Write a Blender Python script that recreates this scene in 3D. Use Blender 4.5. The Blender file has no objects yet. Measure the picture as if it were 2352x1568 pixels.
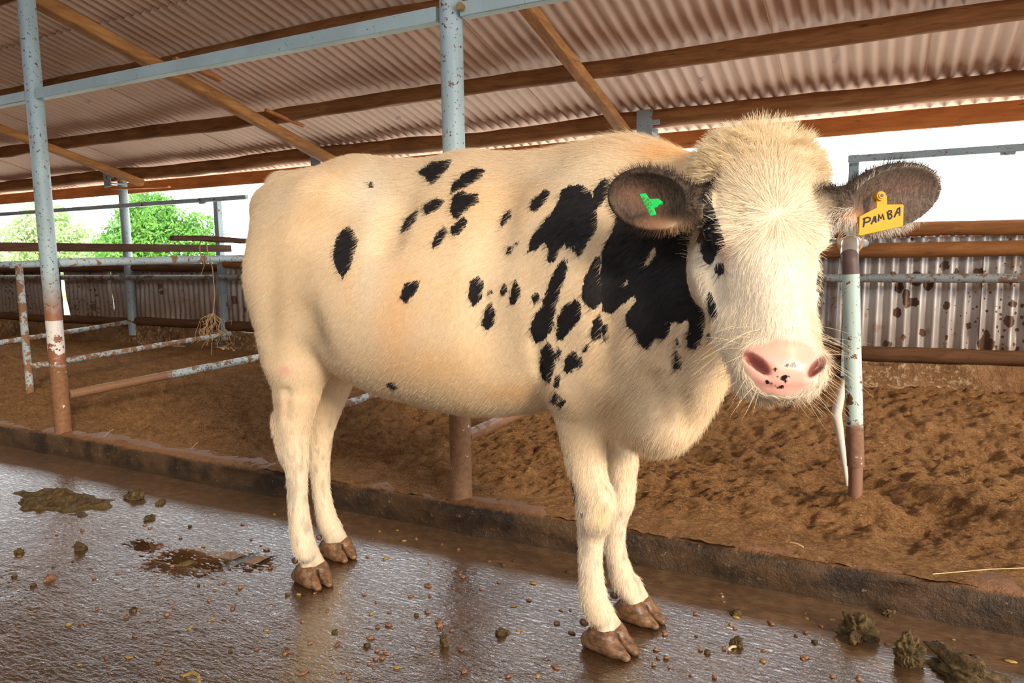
import bpy, bmesh, random
import numpy as np
from math import *
from mathutils import Vector, Matrix
S=bpy.context.scene
COL=S.collection
# ================= camera, light, exposure =================
f=1650.;H=1.05
yaw=radians(27.4);pit=radians(6.6);rol=radians(.76)
F0=np.array([-sin(yaw),cos(yaw),0]);R0=np.array([cos(yaw),sin(yaw),0]);ZZ=np.array([0,0,1.])
F=F0*cos(pit)-ZZ*sin(pit);U0=F0*sin(pit)+ZZ*cos(pit)
R=R0*cos(rol)-U0*sin(rol);U=R0*sin(rol)+U0*cos(rol)
C=np.array([0,0,H])
cd=bpy.data.cameras.new('camera');cam=bpy.data.objects.new('camera',cd);COL.objects.link(cam);S.camera=cam
cd.sensor_width=36;cd.lens=f/2352*36;cd.clip_end=400;cd.clip_start=.05
cam.matrix_world=Matrix(((R[0],U[0],-F[0],C[0]),(R[1],U[1],-F[1],C[1]),(R[2],U[2],-F[2],C[2]),(0,0,0,1)))
cd.dof.use_dof=False
S.view_settings.view_transform='Standard';S.view_settings.look='None';S.view_settings.gamma=1
S.view_settings.exposure=-1.08
wd=bpy.data.worlds.new('world');S.world=wd;wd.use_nodes=True
bg=wd.node_tree.nodes['Background'];bg.inputs[0].default_value=(.93,.97,1,1);bg.inputs[1].default_value=9.0
SUNDIR=Vector((-.76,.50,-.34)).normalized()
sd=bpy.data.lights.new('sun','SUN');sd.energy=9.0;sd.angle=radians(14);sd.color=(1,.84,.62)
sun=bpy.data.objects.new('sun',sd);COL.objects.link(sun);sun.rotation_euler=SUNDIR.to_track_quat('-Z','Y').to_euler()
sun.location=(3,-3,6)

def proj(p):
    d=np.asarray(p,float)-C;w=d@F
    return 1176+f*(d@R)/w,784-f*(d@U)/w,w
def ray(x,y): return F+R*(x-1176)/f+U*(784-y)/f
def onz(x,y,z):
    r=ray(x,y);return C+r*(z-H)/r[2]
def ony(x,y,Y):
    r=ray(x,y);return C+r*Y/r[1]
def onx(x,y,X):
    r=ray(x,y);return C+r*X/r[0]
# ================= signed-distance sculpting =================
# ---- expects ony, onx, ray, C from camera helper
V=lambda *a:np.array(a,float)
def nrm(v): return v/np.linalg.norm(v)
def axis_coords(lo,hi,flo,fhi,hc,hf):
    out=[lo]
    while out[-1]<hi:
        c=out[-1];fine=flo<=c<=fhi
        d=0 if fine else min(abs(c-flo),abs(c-fhi))
        out.append(c+min(hc,hf+d*0.12))
    return np.array(out,np.float32)
class Grid:
    def __init__(s,gx,gy,gz):
        s.g=(gx,gy,gz);s.d=np.full((len(gx),len(gy),len(gz)),9.,np.float32)
    def box(s,lo,hi):
        sl=[];
        for k in range(3):
            a=max(np.searchsorted(s.g[k],lo[k])-1,0);b=min(np.searchsorted(s.g[k],hi[k])+1,len(s.g[k]));sl.append(slice(a,b))
        X=s.g[0][sl[0]][:,None,None];Y=s.g[1][sl[1]][None,:,None];Z=s.g[2][sl[2]][None,None,:]
        return tuple(sl),X,Y,Z
    def put(s,sl,e,k,cut=False):
        d=s.d[sl]
        if cut:
            e=-e;h=np.clip(.5-.5*(d-e)/k,0,1);s.d[sl]=d*(1-h)+e*h+k*h*(1-h)
        else:
            h=np.clip(.5+.5*(d-e)/k,0,1);s.d[sl]=d*(1-h)+e*h-k*h*(1-h)
    def ell(s,c,r,k=.03,M=None,cut=False):
        c=np.asarray(c,float);r=np.asarray(r,float)
        M=np.eye(3) if M is None else np.array(M)   # rows = local axes
        ext=np.sqrt(((M*r[:,None])**2).sum(0))+k*1.5+.02
        sl,X,Y,Z=s.box(c-ext,c+ext)
        dx,dy,dz=X-c[0],Y-c[1],Z-c[2]
        k0=0;k1=0
        for i in range(3):
            q=(dx*M[i,0]+dy*M[i,1]+dz*M[i,2]).astype(np.float32)
            k0=k0+(q/r[i])**2;k1=k1+(q/r[i]**2)**2
        k0=np.sqrt(k0);e=k0*(k0-1)/np.maximum(np.sqrt(k1),1e-6)
        e=np.where(k0<1e-4,-r.min(),e)
        s.put(sl,e,k,cut)
    def cone(s,a,b,ra,rb,k=.03,cut=False,sq=None):
        a=np.asarray(a,float);b=np.asarray(b,float)
        m=max(ra,rb)*(max(sq[1],1) if sq else 1)+k*1.5+.02
        sl,X,Y,Z=s.box(np.minimum(a,b)-m,np.maximum(a,b)+m)
        ab=b-a;L2=ab@ab
        t=np.clip(((X-a[0])*ab[0]+(Y-a[1])*ab[1]+(Z-a[2])*ab[2])/L2,0,1)
        px,py,pz=X-a[0]-t*ab[0],Y-a[1]-t*ab[1],Z-a[2]-t*ab[2]
        if sq:   # stretch: direction, factor
            n=nrm(np.asarray(sq[0],float));q=px*n[0]+py*n[1]+pz*n[2];f=1/sq[1]-1
            px,py,pz=px+q*f*n[0],py+q*f*n[1],pz+q*f*n[2]
        e=np.sqrt(px*px+py*py+pz*pz)-(ra+(rb-ra)*t)
        s.put(sl,e.astype(np.float32),k,cut)
    def hit(s,x,y,near=.6,far=3.2):
        t=np.arange(near,far,.003);p=C[None]+ray(x,y)[None]*t[:,None]
        ok=np.all([(p[:,k]>s.g[k][0])&(p[:,k]<s.g[k][-1]) for k in range(3)],0);p=p[ok]
        i=[np.clip(np.searchsorted(s.g[k],p[:,k]),0,len(s.g[k])-1) for k in range(3)]
        j=np.argmax(s.d[i[0],i[1],i[2]]<0);return p[j]
    def groove(s,px,r,k,out=.4,cut=True):
        q=[]
        for (x,y) in px:
            p=s.hit(x,y);d=nrm(ray(x,y));q.append(p-d*r*out if cut else p+d*r*out)
        for a,b in zip(q[:-1],q[1:]): s.cone(a,b,r,r,k,cut)
    def chain(s,pts,k=.02):
        for p,q in zip(pts[:-1],pts[1:]):
            s.cone(p[:3],q[:3],p[3],q[3],k)
def surface_nets(g,d):
    neg=d<0
    c=[neg[i:neg.shape[0]-1+i,j:neg.shape[1]-1+j,k:neg.shape[2]-1+k] for i in (0,1) for j in (0,1) for k in (0,1)]
    s=sum(x.astype(np.int8) for x in c)
    I,J,K=np.nonzero((s>0)&(s<8));n=len(I)
    idx=np.full(s.shape,-1,np.int32);idx[I,J,K]=np.arange(n)
    acc=np.zeros((n,3));cnt=np.zeros(n)
    corners=[(i,j,k) for i in (0,1) for j in (0,1) for k in (0,1)]
    val={q:d[I+q[0],J+q[1],K+q[2]].astype(float) for q in corners}
    pos={q:np.stack([g[0][I+q[0]],g[1][J+q[1]],g[2][K+q[2]]],1).astype(float) for q in corners}
    for q in corners:
        for ax in range(3):
            if q[ax]: continue
            p=list(q);p[ax]=1;p=tuple(p)
            a,b=val[q],val[p];m=(a<0)!=(b<0)
            t=np.where(m,a/np.where(m,a-b,1),0)
            acc[m]+=(pos[q]+(pos[p]-pos[q])*t[:,None])[m];cnt[m]+=1
    v=acc/cnt[:,None]
    F=[]
    for ax in range(3):
        sl0=[slice(1,-1)]*3;sl0[ax]=slice(0,-1);sl1=[slice(1,-1)]*3;sl1[ax]=slice(1,None)
        a=neg[tuple(sl0)];b=neg[tuple(sl1)]
        P=np.argwhere(a!=b);flip=b[tuple(P.T)]
        off=np.ones(3,int);off[ax]=0;P=P+off
        u,w=(ax+1)%3,(ax+2)%3
        def at(du,dw):
            Q=P.copy();Q[:,u]+=du;Q[:,w]+=dw;return idx[Q[:,0],Q[:,1],Q[:,2]]
        q=np.stack([at(-1,-1),at(0,-1),at(0,0),at(-1,0)],1)
        q[flip]=q[flip][:,::-1];F.append(q)
    return v,np.concatenate(F)
# ================= helpers =================
rng=np.random.default_rng(7);random.seed(7)
def _h(i,j,k,s): 
    n=(i.astype(np.int64)*374761393+j.astype(np.int64)*668265263+k.astype(np.int64)*2147483647+s*974634777)&0xffffffff
    n=((n^(n>>13))*1274126177)&0xffffffff
    return ((n^(n>>16))&0xffff)/65535.
def vnoise(x,y,z=0,s=0):
    x,y,z=np.broadcast_arrays(np.asarray(x,float),np.asarray(y,float),np.asarray(z,float))
    i,j,k=np.floor(x),np.floor(y),np.floor(z);u,v,w=x-i,y-j,z-k
    u,v,w=[q*q*(3-2*q) for q in (u,v,w)];r=0
    for a in (0,1):
        for b in (0,1):
            for c in (0,1):
                r=r+_h(i+a,j+b,k+c,s)*(u if a else 1-u)*(v if b else 1-v)*(w if c else 1-w)
    return r*2-1
def fbm(x,y,z=0,o=4,s=0,g=.5):
    r=0;a=1
    for q in range(o):
        r=r+a*vnoise(np.asarray(x)*2**q,np.asarray(y)*2**q,np.asarray(z)*2**q,s+q);a*=g
    return r
def smooth(a,b,x): t=np.clip((x-a)/(b-a),0,1);return t*t*(3-2*t)
def mesh_obj(name,v,faces,mat=None,parent=None,shade=True,loc=None):
    m=bpy.data.meshes.new(name);v=np.asarray(v,float)
    if loc is not None: v=v-np.asarray(loc,float)
    if isinstance(faces,np.ndarray):
        n,k=faces.shape
        m.vertices.add(len(v));m.vertices.foreach_set('co',v.ravel())
        m.loops.add(n*k);m.loops.foreach_set('vertex_index',faces.ravel().astype(np.int32))
        m.polygons.add(n);m.polygons.foreach_set('loop_start',np.arange(0,n*k,k,dtype=np.int32))
        try:m.polygons.foreach_set('loop_total',np.full(n,k,dtype=np.int32))
        except Exception: pass
        m.update(calc_edges=True);m.validate()
    else: m.from_pydata([tuple(p) for p in v],[],faces);m.update()
    if shade: m.polygons.foreach_set('use_smooth',np.ones(len(m.polygons),bool))
    o=bpy.data.objects.new(name,m);COL.objects.link(o)
    if mat is not None:
        for q in (mat if isinstance(mat,(list,tuple)) else [mat]): m.materials.append(q)
    if loc is not None and parent is None: o.location=loc
    if parent is not None: o.parent=parent
    return o
def tag(o,label=None,cat=None,group=None,kind=None):
    if label:o['label']=label
    if cat:o['category']=cat
    if group:o['group']=group
    if kind:o['kind']=kind
    return o
def empty(name,loc,label=None,cat=None,group=None):
    o=bpy.data.objects.new(name,None);o.empty_display_size=.1;COL.objects.link(o);o.location=loc
    return tag(o,label,cat,group)
ST=lambda *a: np.stack(np.broadcast_arrays(*a),-1)
class MB:
    def __init__(s): s.v=[];s.f=[]
    def add(s,v,f):
        n=len(s.v);s.v+= [tuple(map(float,p)) for p in v];s.f+=[tuple(i+n for i in q) for q in f]
    def box(s,a,b):
        x0,y0,z0=a;x1,y1,z1=b
        s.add([(x,y,z) for x in (x0,x1) for y in (y0,y1) for z in (z0,z1)],[(0,1,3,2),(4,6,7,5),(0,4,5,1),(2,3,7,6),(0,2,6,4),(1,5,7,3)])
    def tube(s,pts,r,n=16,wob=0,seed=0,caps=True,prof=None,step=None,taper=None):
        pts=[np.array(p,float) for p in pts]
        if step:
            q=[pts[0]]
            for a,b in zip(pts[:-1],pts[1:]):
                k=max(1,int(np.linalg.norm(b-a)/step))
                q+=[a+(b-a)*i/k for i in range(1,k+1)]
            pts=q
        T=[];N=len(pts)
        for i in range(N):
            t=pts[min(i+1,N-1)]-pts[max(i-1,0)];T.append(t/np.linalg.norm(t))
        ref=np.array([0,0,1.]) if abs(T[0][2])<.9 else np.array([0,1.,0])
        rings=[];L=0
        a=None
        for i,p in enumerate(pts):
            if a is None: a=np.cross(T[0],ref)
            a=a-T[i]*(a@T[i]);a/=np.linalg.norm(a);b=np.cross(T[i],a)
            if i:L+=np.linalg.norm(p-pts[i-1])
            rr=r[i] if isinstance(r,(list,np.ndarray)) else r
            if taper: rr=rr*(1+(taper-1)*i/(N-1))
            ring=[]
            for k in range(n):
                th=2*pi*k/n
                w=1.
                if wob: w+=wob*float(fbm(L*3.1,cos(th)*1.1+seed,sin(th)*1.1,3,seed))
                if prof: # superellipse exponents for boards (wx,wy)
                    c,s_=cos(th),sin(th);e=prof[2]
                    ax=prof[0]*np.sign(c)*abs(c)**e;ay=prof[1]*np.sign(s_)*abs(s_)**e
                    ring.append(p+(a*ax+b*ay)*w)
                else: ring.append(p+(a*cos(th)+b*sin(th))*rr*w)
            rings.append(ring)
        v=[q for ring in rings for q in ring];fc=[]
        for i in range(N-1):
            for k in range(n):
                fc.append((i*n+k,i*n+(k+1)%n,(i+1)*n+(k+1)%n,(i+1)*n+k))
        if caps: fc.append(tuple(range(n-1,-1,-1)));fc.append(tuple((N-1)*n+k for k in range(n)))
        s.add(v,fc)
    def build(s,name,mat,parent=None,smooth_=True,loc=None,bevel=0,angle=40):
        o=mesh_obj(name,s.v,s.f,mat,parent,smooth_,loc)
        if smooth_:
            m=o.data;me=bmesh.new();me.from_mesh(m)
            for e in me.edges:
                if len(e.link_faces)==2 and e.calc_face_angle(0)>radians(angle): e.smooth=False
            me.to_mesh(m);me.free()
        if bevel:
            b=o.modifiers.new('b','BEVEL');b.width=bevel;b.segments=2;b.limit_method='ANGLE'
        return o
# ---- node material builder
class NM:
    def __init__(s,name):
        s.m=bpy.data.materials.new(name);s.m.use_nodes=True;s.t=s.m.node_tree;s.n=s.t.nodes;s.l=s.t.links
        s.b=s.n['Principled BSDF'];s._pos=None
    def node(s,ty,**kw):
        n=s.n.new(ty)
        for k,v in kw.items():
            if hasattr(n,k): setattr(n,k,v)
        return n
    def inp(s,sock,v):
        if isinstance(v,bpy.types.NodeSocket): s.l.new(v,sock)
        elif v is not None:
            try: sock.default_value=v
            except Exception: sock.default_value=(*v,1) if len(v)==3 else v
    @property
    def pos(s):
        if s._pos is None: s._pos=s.node('ShaderNodeNewGeometry').outputs['Position']
        return s._pos
    def objpos(s): return s.node('ShaderNodeTexCoord').outputs['Object']
    def sep(s,v=None):
        n=s.node('ShaderNodeSeparateXYZ');s.inp(n.inputs[0],v or s.pos);return n.outputs
    def scale(s,v,sc,rot=None,loc=None):
        n=s.node('ShaderNodeMapping');s.inp(n.inputs[0],v);n.inputs['Scale'].default_value=sc
        if rot:n.inputs['Rotation'].default_value=rot
        if loc:n.inputs['Location'].default_value=loc
        return n.outputs[0]
    def noise(s,sc,detail=4,rough=.55,v=None,dist=0,col=False):
        n=s.node('ShaderNodeTexNoise');s.inp(n.inputs['Vector'],v if v is not None else s.pos);n.inputs['Scale'].default_value=sc
        n.inputs['Detail'].default_value=detail;n.inputs['Roughness'].default_value=rough;n.inputs['Distortion'].default_value=dist
        return n.outputs['Color' if col else 'Fac']
    def voro(s,sc,v=None,feature='F1',rand=1):
        n=s.node('ShaderNodeTexVoronoi');n.feature=feature;s.inp(n.inputs['Vector'],v if v is not None else s.pos);n.inputs['Scale'].default_value=sc
        n.inputs['Randomness'].default_value=rand
        return n.outputs['Distance']
    def math(s,op,a,b=None,c=None,clamp=False):
        n=s.node('ShaderNodeMath');n.operation=op;n.use_clamp=clamp;s.inp(n.inputs[0],a)
        if b is not None:s.inp(n.inputs[1],b)
        if c is not None:s.inp(n.inputs[2],c)
        return n.outputs[0]
    def step(s,x,a,b,lo=0.,hi=1.):
        n=s.node('ShaderNodeMapRange');n.interpolation_type='SMOOTHSTEP';s.inp(n.inputs[0],x)
        for i,q in enumerate((a,b,lo,hi)): s.inp(n.inputs[i+1],q)
        return n.outputs[0]
    def mix(s,fac,a,b,mode='MIX'):
        n=s.node('ShaderNodeMix');n.data_type='RGBA';n.blend_type=mode
        ss=[q for q in n.inputs];s.inp(ss[0],fac);s.inp(ss[6],a if not isinstance(a,tuple) else (*a,1)[:4]);s.inp(ss[7],b if not isinstance(b,tuple) else (*b,1)[:4])
        return n.outputs[2]
    def bump(s,h,st=.5,d=.01,nrm=None):
        n=s.node('ShaderNodeBump');n.inputs['Strength'].default_value=st if not isinstance(st,bpy.types.NodeSocket) else 1
        if isinstance(st,bpy.types.NodeSocket): s.l.new(st,n.inputs['Strength'])
        n.inputs['Distance'].default_value=d;s.inp(n.inputs['Height'],h)
        if nrm is not None:s.inp(n.inputs['Normal'],nrm)
        return n.outputs[0]
    def attr(s,name,out='Color'):
        n=s.node('ShaderNodeAttribute');n.attribute_name=name;return n.outputs[out]
    def out(s,color=None,rough=None,normal=None,metal=None,spec=None,**kw):
        b=s.b
        if color is not None:s.inp(b.inputs['Base Color'],(*color,1)[:4] if isinstance(color,tuple) else color)
        if rough is not None:s.inp(b.inputs['Roughness'],rough)
        if normal is not None:s.inp(b.inputs['Normal'],normal)
        if metal is not None:s.inp(b.inputs['Metallic'],metal)
        if spec is not None:s.inp(b.inputs['Specular IOR Level'],spec)
        for k,v in kw.items():s.inp(b.inputs[k.replace('_',' ')],v)
        return s.m
# ================= materials =================
def wood(name,c1,c2,c3,axis='x'):
    m=NM(name);p=m.objpos()
    sc={'x':(1.2,9,9),'y':(9,1.2,9),'z':(9,9,1.2)}[axis]
    v=m.scale(p,sc);n1=m.noise(4,6,.6,v,.6);n2=m.noise(1.3,3,.5,p);kn=m.voro(2.2,m.scale(p,tuple(q**.5 for q in sc)))
    c=m.mix(m.step(n1,.3,.7),c1,c2);c=m.mix(m.step(n2,.5,.75,0,.8),c,c3);c=m.mix(m.step(kn,.0,.09,.9,0),c,(.05,.02,.008))
    cr=m.noise(9,3,.7,v)
    c=m.mix(m.step(cr,.62,.72,0,.7),c,(.06,.025,.01))
    return m.out(c,.75,m.bump(n1,.6,.006),spec=.25)
M={}
M['log']=wood('log',(.40,.18,.065),(.24,.10,.035),(.13,.05,.018))
M['log_y']=wood('rafter_wood',(.58,.28,.09),(.38,.16,.05),(.17,.065,.022),'y')
M['orange_board']=wood('orange_board',(.62,.24,.07),(.45,.16,.045),(.32,.11,.03))
M['pole']=wood('pole',(.42,.18,.06),(.27,.11,.035),(.12,.05,.02))
M['dark_plank']=wood('dark_plank',(.13,.06,.03),(.07,.03,.015),(.20,.12,.08),'y')
M['dirty_log']=wood('dirty_log',(.15,.07,.03),(.09,.04,.015),(.06,.025,.01))
def paint(name,base=(.36,.47,.51),mud=None,band=None,chips=.60,mudc=(.26,.12,.05),rustc=(.16,.06,.03),patch=.66,mudy=None):
    m=NM(name);p=m.pos;z=m.sep()[2]
    n=m.noise(14,5,.6);n2=m.noise(60,4,.65);n3=m.noise(5,3,.5)
    st=m.noise(5,4,.6,m.scale(p,(9,9,.8)))
    c=m.mix(m.step(n3,.35,.7),base,tuple(q*1.18 for q in base))
    c=m.mix(m.step(st,.55,.8,0,.45),c,(.42,.28,.18))
    rust=m.math('MAXIMUM',m.step(n2,chips,chips+.03),m.step(n,patch,patch+.02))
    if band:
        zn=m.math('ADD',z,m.math('MULTIPLY',m.math('SUBTRACT',n2,.5),.012))
        inb=m.math('MULTIPLY',m.step(zn,band[0]-.004,band[0]+.004),m.step(zn,band[1]-.002,band[1]+.002,1,0))
        above=m.math('MULTIPLY',m.step(m.math('ADD',z,m.math('MULTIPLY',m.math('SUBTRACT',n,.5),.35)),band[1]+.02,band[1]+.30,1,0),m.step(z,band[1],band[1]+.001))
        c=m.mix(m.math('MULTIPLY',above,.95),c,(.30,.115,.05))
        c=m.mix(inb,c,(.72,.68,.66))
        bz=m.math('MULTIPLY',inb,m.step(m.math('SUBTRACT',n,m.math('MULTIPLY',m.step(z,band[0],band[1]),.2)),.42,.46));c=m.mix(bz,c,(.27,.11,.06))
    c=m.mix(rust,c,rustc)
    if mudy: c=m.mix(m.step(m.math('ADD',m.sep()[1],m.math('MULTIPLY',m.math('SUBTRACT',n,.5),.5)),mudy-.02,mudy+.04,1,0),c,m.mix(n2,(.16,.08,.04),(.34,.18,.10)))
    if mud is not None:
        q=m.step(m.math('ADD',z,m.math('MULTIPLY',m.math('SUBTRACT',n,.5),mud[1]*2)),mud[0]-.015,mud[0]+.015,1,0)
        mm=m.mix(m.step(n2,.3,.7),mudc,tuple(k*.65 for k in mudc))
        mm=m.mix(m.step(m.noise(33,3,.6),.66,.70),mm,(.6,.55,.5))
        c=m.mix(q,c,mm)
        r=m.math('ADD',.36,m.math('MULTIPLY',q,.4))
    else: r=m.math('ADD',.34,m.math('MULTIPLY',rust,.45))
    return m.out(c,r,m.bump(m.math('ADD',n2,n),.25,.003),spec=.5)
M['post_left']=paint('post_left_paint',mud=(.50,.03),band=(.50,.745),patch=.70)
M['post_mid']=paint('post_mid_paint',mud=(.54,.10),patch=.72,mudc=(.33,.17,.08))
M['beam']=paint('beam_paint',base=(.37,.49,.52),chips=.67,patch=.76)
M['pipe_r']=paint('pipe_right_paint',base=(.42,.55,.52),mud=(.46,.05),patch=.64,mudc=(.24,.12,.07))
M['rail']=paint('rail_paint',base=(.42,.53,.58),chips=.60,patch=.57,rustc=(.32,.16,.08))
M['rail_low']=paint('rail_low_paint',base=(.38,.47,.50),chips=.56,patch=.50,rustc=(.27,.14,.075))
M['rail_mud']=paint('rail_mud_paint',base=(.42,.52,.55),chips=.56,patch=.52,rustc=(.27,.14,.075),mudy=3.0)
M['steel_far']=paint('far_steel_paint',base=(.30,.38,.41),chips=.62,patch=.64)
M['steel_dark']=paint('far_pipe_paint',base=(.26,.30,.32),chips=.58,patch=.54,rustc=(.20,.12,.08))
# roof sheeting
m=NM('roof_iron');px=m.sep()
n=m.noise(1.7,5,.6);n2=m.noise(40,4,.6);st=m.noise(3,5,.6,m.scale(m.pos,(12,.7,1)))
c=m.mix(m.step(n,.3,.75),(.90,.66,.51),(.78,.55,.41));c=m.mix(m.step(st,.62,.8,0,.5),c,(.42,.26,.17));c=m.mix(m.step(n2,.70,.75,0,.8),c,(.22,.12,.07))
M['roof']=m.out(c,.5,m.bump(n,.1,.003),metal=.0,spec=.4)
# wall sheeting with dung splatter
m=NM('wall_iron');n=m.noise(2.2,4,.6)
v=m.noise(3.5,3,.6,col=True);pv=m.math('ADD',0,0)
sp=m.voro(26,rand=1);sp2=m.voro(9,rand=1);big=m.noise(2.6,2,.5);lots=m.noise(1.1,2,.5)
z=m.sep()[2];fine=m.noise(55,3,.6)
thr=m.step(lots,.35,.7,.05,.34)
s1=m.math('LESS_THAN',m.math('ADD',sp,m.math('MULTIPLY',fine,.12)),m.math('ADD',thr,.05))
s2=m.math('LESS_THAN',m.math('ADD',sp2,m.math('MULTIPLY',fine,.25)),m.step(big,.42,.66,.12,.52))
c=m.mix(m.step(n,.35,.7),(.62,.57,.54),(.42,.37,.34))
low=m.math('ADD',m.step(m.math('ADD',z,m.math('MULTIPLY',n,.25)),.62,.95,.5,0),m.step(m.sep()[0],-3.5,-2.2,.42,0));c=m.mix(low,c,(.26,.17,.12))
c=m.mix(m.math('MAXIMUM',s1,s2),c,(.13,.07,.04))
c=m.mix(m.step(m.noise(8,4,.65),.58,.68,0,.7),c,(.30,.18,.10))
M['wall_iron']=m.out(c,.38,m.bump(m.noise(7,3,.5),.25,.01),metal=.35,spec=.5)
# mud-smeared concrete wall
m=NM('muddy_concrete');n=m.noise(5,6,.65);n2=m.noise(28,5,.7);lo=m.noise(1.3,3,.5)
c=m.mix(m.step(n,.35,.62),(.16,.075,.03),(.28,.145,.065));c=m.mix(m.math('MULTIPLY',m.step(n2,.50,.64),m.step(lo,.42,.6)),c,(.50,.38,.23))
c=m.mix(m.step(m.noise(11,4,.6),.60,.68,0,.9),c,(.07,.035,.018))
M['muddy_wall']=m.out(c,.8,m.bump(m.math('ADD',n,n2),.8,.02),spec=.25)
# bedding
m=NM('sawdust_bedding');v=m.scale(m.pos,(1,2.0,2.0),(0,0,.35))
n=m.noise(7,7,.7,v);n2=m.noise(55,6,.78,v,1.5);n3=m.noise(160,4,.75,m.scale(m.pos,(1,1.8,1.6),(0,0,-.5)))
c=m.mix(m.step(n,.32,.68),(.36,.165,.06),(.62,.31,.12));c=m.mix(m.step(n2,.46,.62,0,.95),c,(.84,.48,.22));c=m.mix(m.step(n2,.30,.45,.9,0),c,(.065,.025,.010))
c=m.mix(m.step(n3,.62,.74,0,.7),c,(.80,.54,.30))
hh=m.math('ADD',m.math('MULTIPLY',n2,1.0),m.math('MULTIPLY',n3,.45))
M['bedding']=m.out(c,.9,m.bump(hh,1.0,.045,m.bump(n,.7,.05)),spec=.15)
# curb
m=NM('curb_concrete');n=m.noise(6,6,.7);n2=m.noise(45,5,.75);z=m.sep()[2]
c=m.mix(m.step(n,.38,.60),(.022,.012,.006),(.09,.047,.02));c=m.mix(m.step(n2,.60,.72,0,.8),c,(.36,.27,.17));c=m.mix(m.step(z,.0,.05,.6,0),c,(.05,.028,.013));c=m.mix(m.step(m.math('ADD',z,m.math('MULTIPLY',m.math('SUBTRACT',n2,.5),.02)),.108,.122),c,m.mix(n2,(.12,.052,.02),(.36,.17,.07)))
M['curb']=m.out(c,.5,m.bump(m.math('ADD',n,n2),.8,.012),spec=.4)
# wet floor
m=NM('wet_concrete');p=m.pos;xyz=m.sep()
a=m.noise(70,4,.62,m.scale(p,(.55,1.35,1),(0,0,.25)),.6);b=m.noise(17,3,.55,m.scale(p,(.7,1.2,1),(0,0,.3)));d=m.noise(3.1,4,.6);e=m.noise(1.2,3,.5);pe=m.noise(150,2,.5)
c=m.mix(m.step(d,.3,.7),(.045,.022,.009),(.085,.045,.02));c=m.mix(m.step(m.noise(9,5,.7),.62,.72,0,.75),c,(.19,.11,.035));c=m.mix(m.step(m.noise(27,5,.75),.63,.68,0,.85),c,(.05,.025,.01))
# drier, muddier toward the right front and the strip along the curb
dry=m.step(m.math('ADD',m.math('ADD',m.math('MULTIPLY',xyz[0],.55),m.math('MULTIPLY',d,1.5)),m.math('MULTIPLY',e,.8)),1.0,1.5)
strip=m.step(m.math('ADD',xyz[1],m.math('MULTIPLY',m.math('SUBTRACT',d,.5),.22)),2.0,2.12)
dry=m.math('MAXIMUM',dry,m.math('MULTIPLY',strip,.85))
c=m.mix(m.math('MULTIPLY',dry,.75),c,m.mix(m.step(m.noise(22,5,.7),.4,.65),(.13,.065,.028),(.26,.15,.07)))
puds=[(-2.15,1.63,.20,.13),(-1.98,1.73,.17,.08),(-2.42,1.66,.12,.05)]
pud=None
for (x,y,rx,ry) in puds:
    q=m.math('ADD',m.math('POWER',m.math('DIVIDE',m.math('SUBTRACT',xyz[0],x),rx),2),m.math('POWER',m.math('DIVIDE',m.math('SUBTRACT',xyz[1],y),ry),2))
    q=m.step(m.math('ADD',q,m.math('MULTIPLY',m.math('ADD',m.math('SUBTRACT',b,.5),m.math('MULTIPLY',m.math('SUBTRACT',a,.5),1.6)),2.4)),.55,.85,1,0)
    pud=q if pud is None else m.math('MAXIMUM',pud,q)
st=m.step(pud,0,1,.62,.0)
hgt=m.math('ADD',m.math('ADD',m.math('MULTIPLY',a,1.0),m.math('MULTIPLY',b,1.6)),m.math('MULTIPLY',pe,.16))
rg=m.math('ADD',m.math('MULTIPLY',dry,.38),m.step(d,.3,.7,.05,.12));rg=m.math('MULTIPLY',rg,m.step(pud,0,1,1,.15))
fb=m.bump(hgt,st,.0038)
M['floor']=m.out(c,rg,fb,Coat_Normal=fb,spec=.6,Coat_Weight=1.0,Coat_IOR=2.1,Coat_Roughness=m.math('MULTIPLY',rg,.6))
# misc
def flat(name,c,r=.6,**k): return NM(name).out(c,r,**k)
m=NM('dung');n=m.noise(40,5,.7);c=m.mix(m.step(n,.35,.65),(.045,.028,.009),(.15,.095,.03))
M['dung']=m.out(c,.55,m.bump(n,1,.012),spec=.3)
m=NM('crumb');n=m.noise(90,4,.7);c=m.mix(m.step(n,.35,.65),(.14,.06,.028),(.30,.14,.065));M['crumb']=m.out(c,.35,m.bump(n,.5,.003),spec=.5)
m=NM('crumb_yellow');n=m.noise(90,4,.7);c=m.mix(m.step(n,.35,.65),(.26,.15,.04),(.42,.27,.07));M['crumb_y']=m.out(c,.4,spec=.5)
M['straw']=flat('straw',(.60,.42,.20),.6)
M['twine']=flat('sisal_twine',(.50,.33,.17),.8)
M['plastic']=flat('white_plastic',(.75,.70,.62),.4)
M['galv']=NM('galvanised').out((.62,.62,.62),.3,metal=.7)
M['bark']=flat('bark',(.16,.10,.06),.9)
M['grass']=None
m=NM('outdoor_grass');n=m.noise(.6,5,.6);M['grass']=m.out(m.mix(m.step(n,.35,.65),(.25,.40,.10),(.42,.42,.2)),.9)
def leafmat(name,a,b,c3):
    m=NM(name);n=m.noise(1.6,3,.6);n2=m.noise(7,3,.6);c=m.mix(m.step(n,.35,.65),a,b);c=m.mix(m.step(n2,.55,.7),c,c3)
    m.out(c,.5,spec=.3);m.b.inputs['Subsurface Weight'].default_value=0
    tr=m.node('ShaderNodeBsdfTranslucent');m.inp(tr.inputs[0],c);mx=m.node('ShaderNodeMixShader');mx.inputs[0].default_value=.4
    o=m.n['Material Output'];m.l.new(m.b.outputs[0],mx.inputs[1]);m.l.new(tr.outputs[0],mx.inputs[2]);m.l.new(mx.outputs[0],o.inputs[0]);return m.m
M['leaf']=leafmat('mango_leaf',(.08,.24,.04),(.18,.42,.08),(.45,.60,.10))
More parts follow.
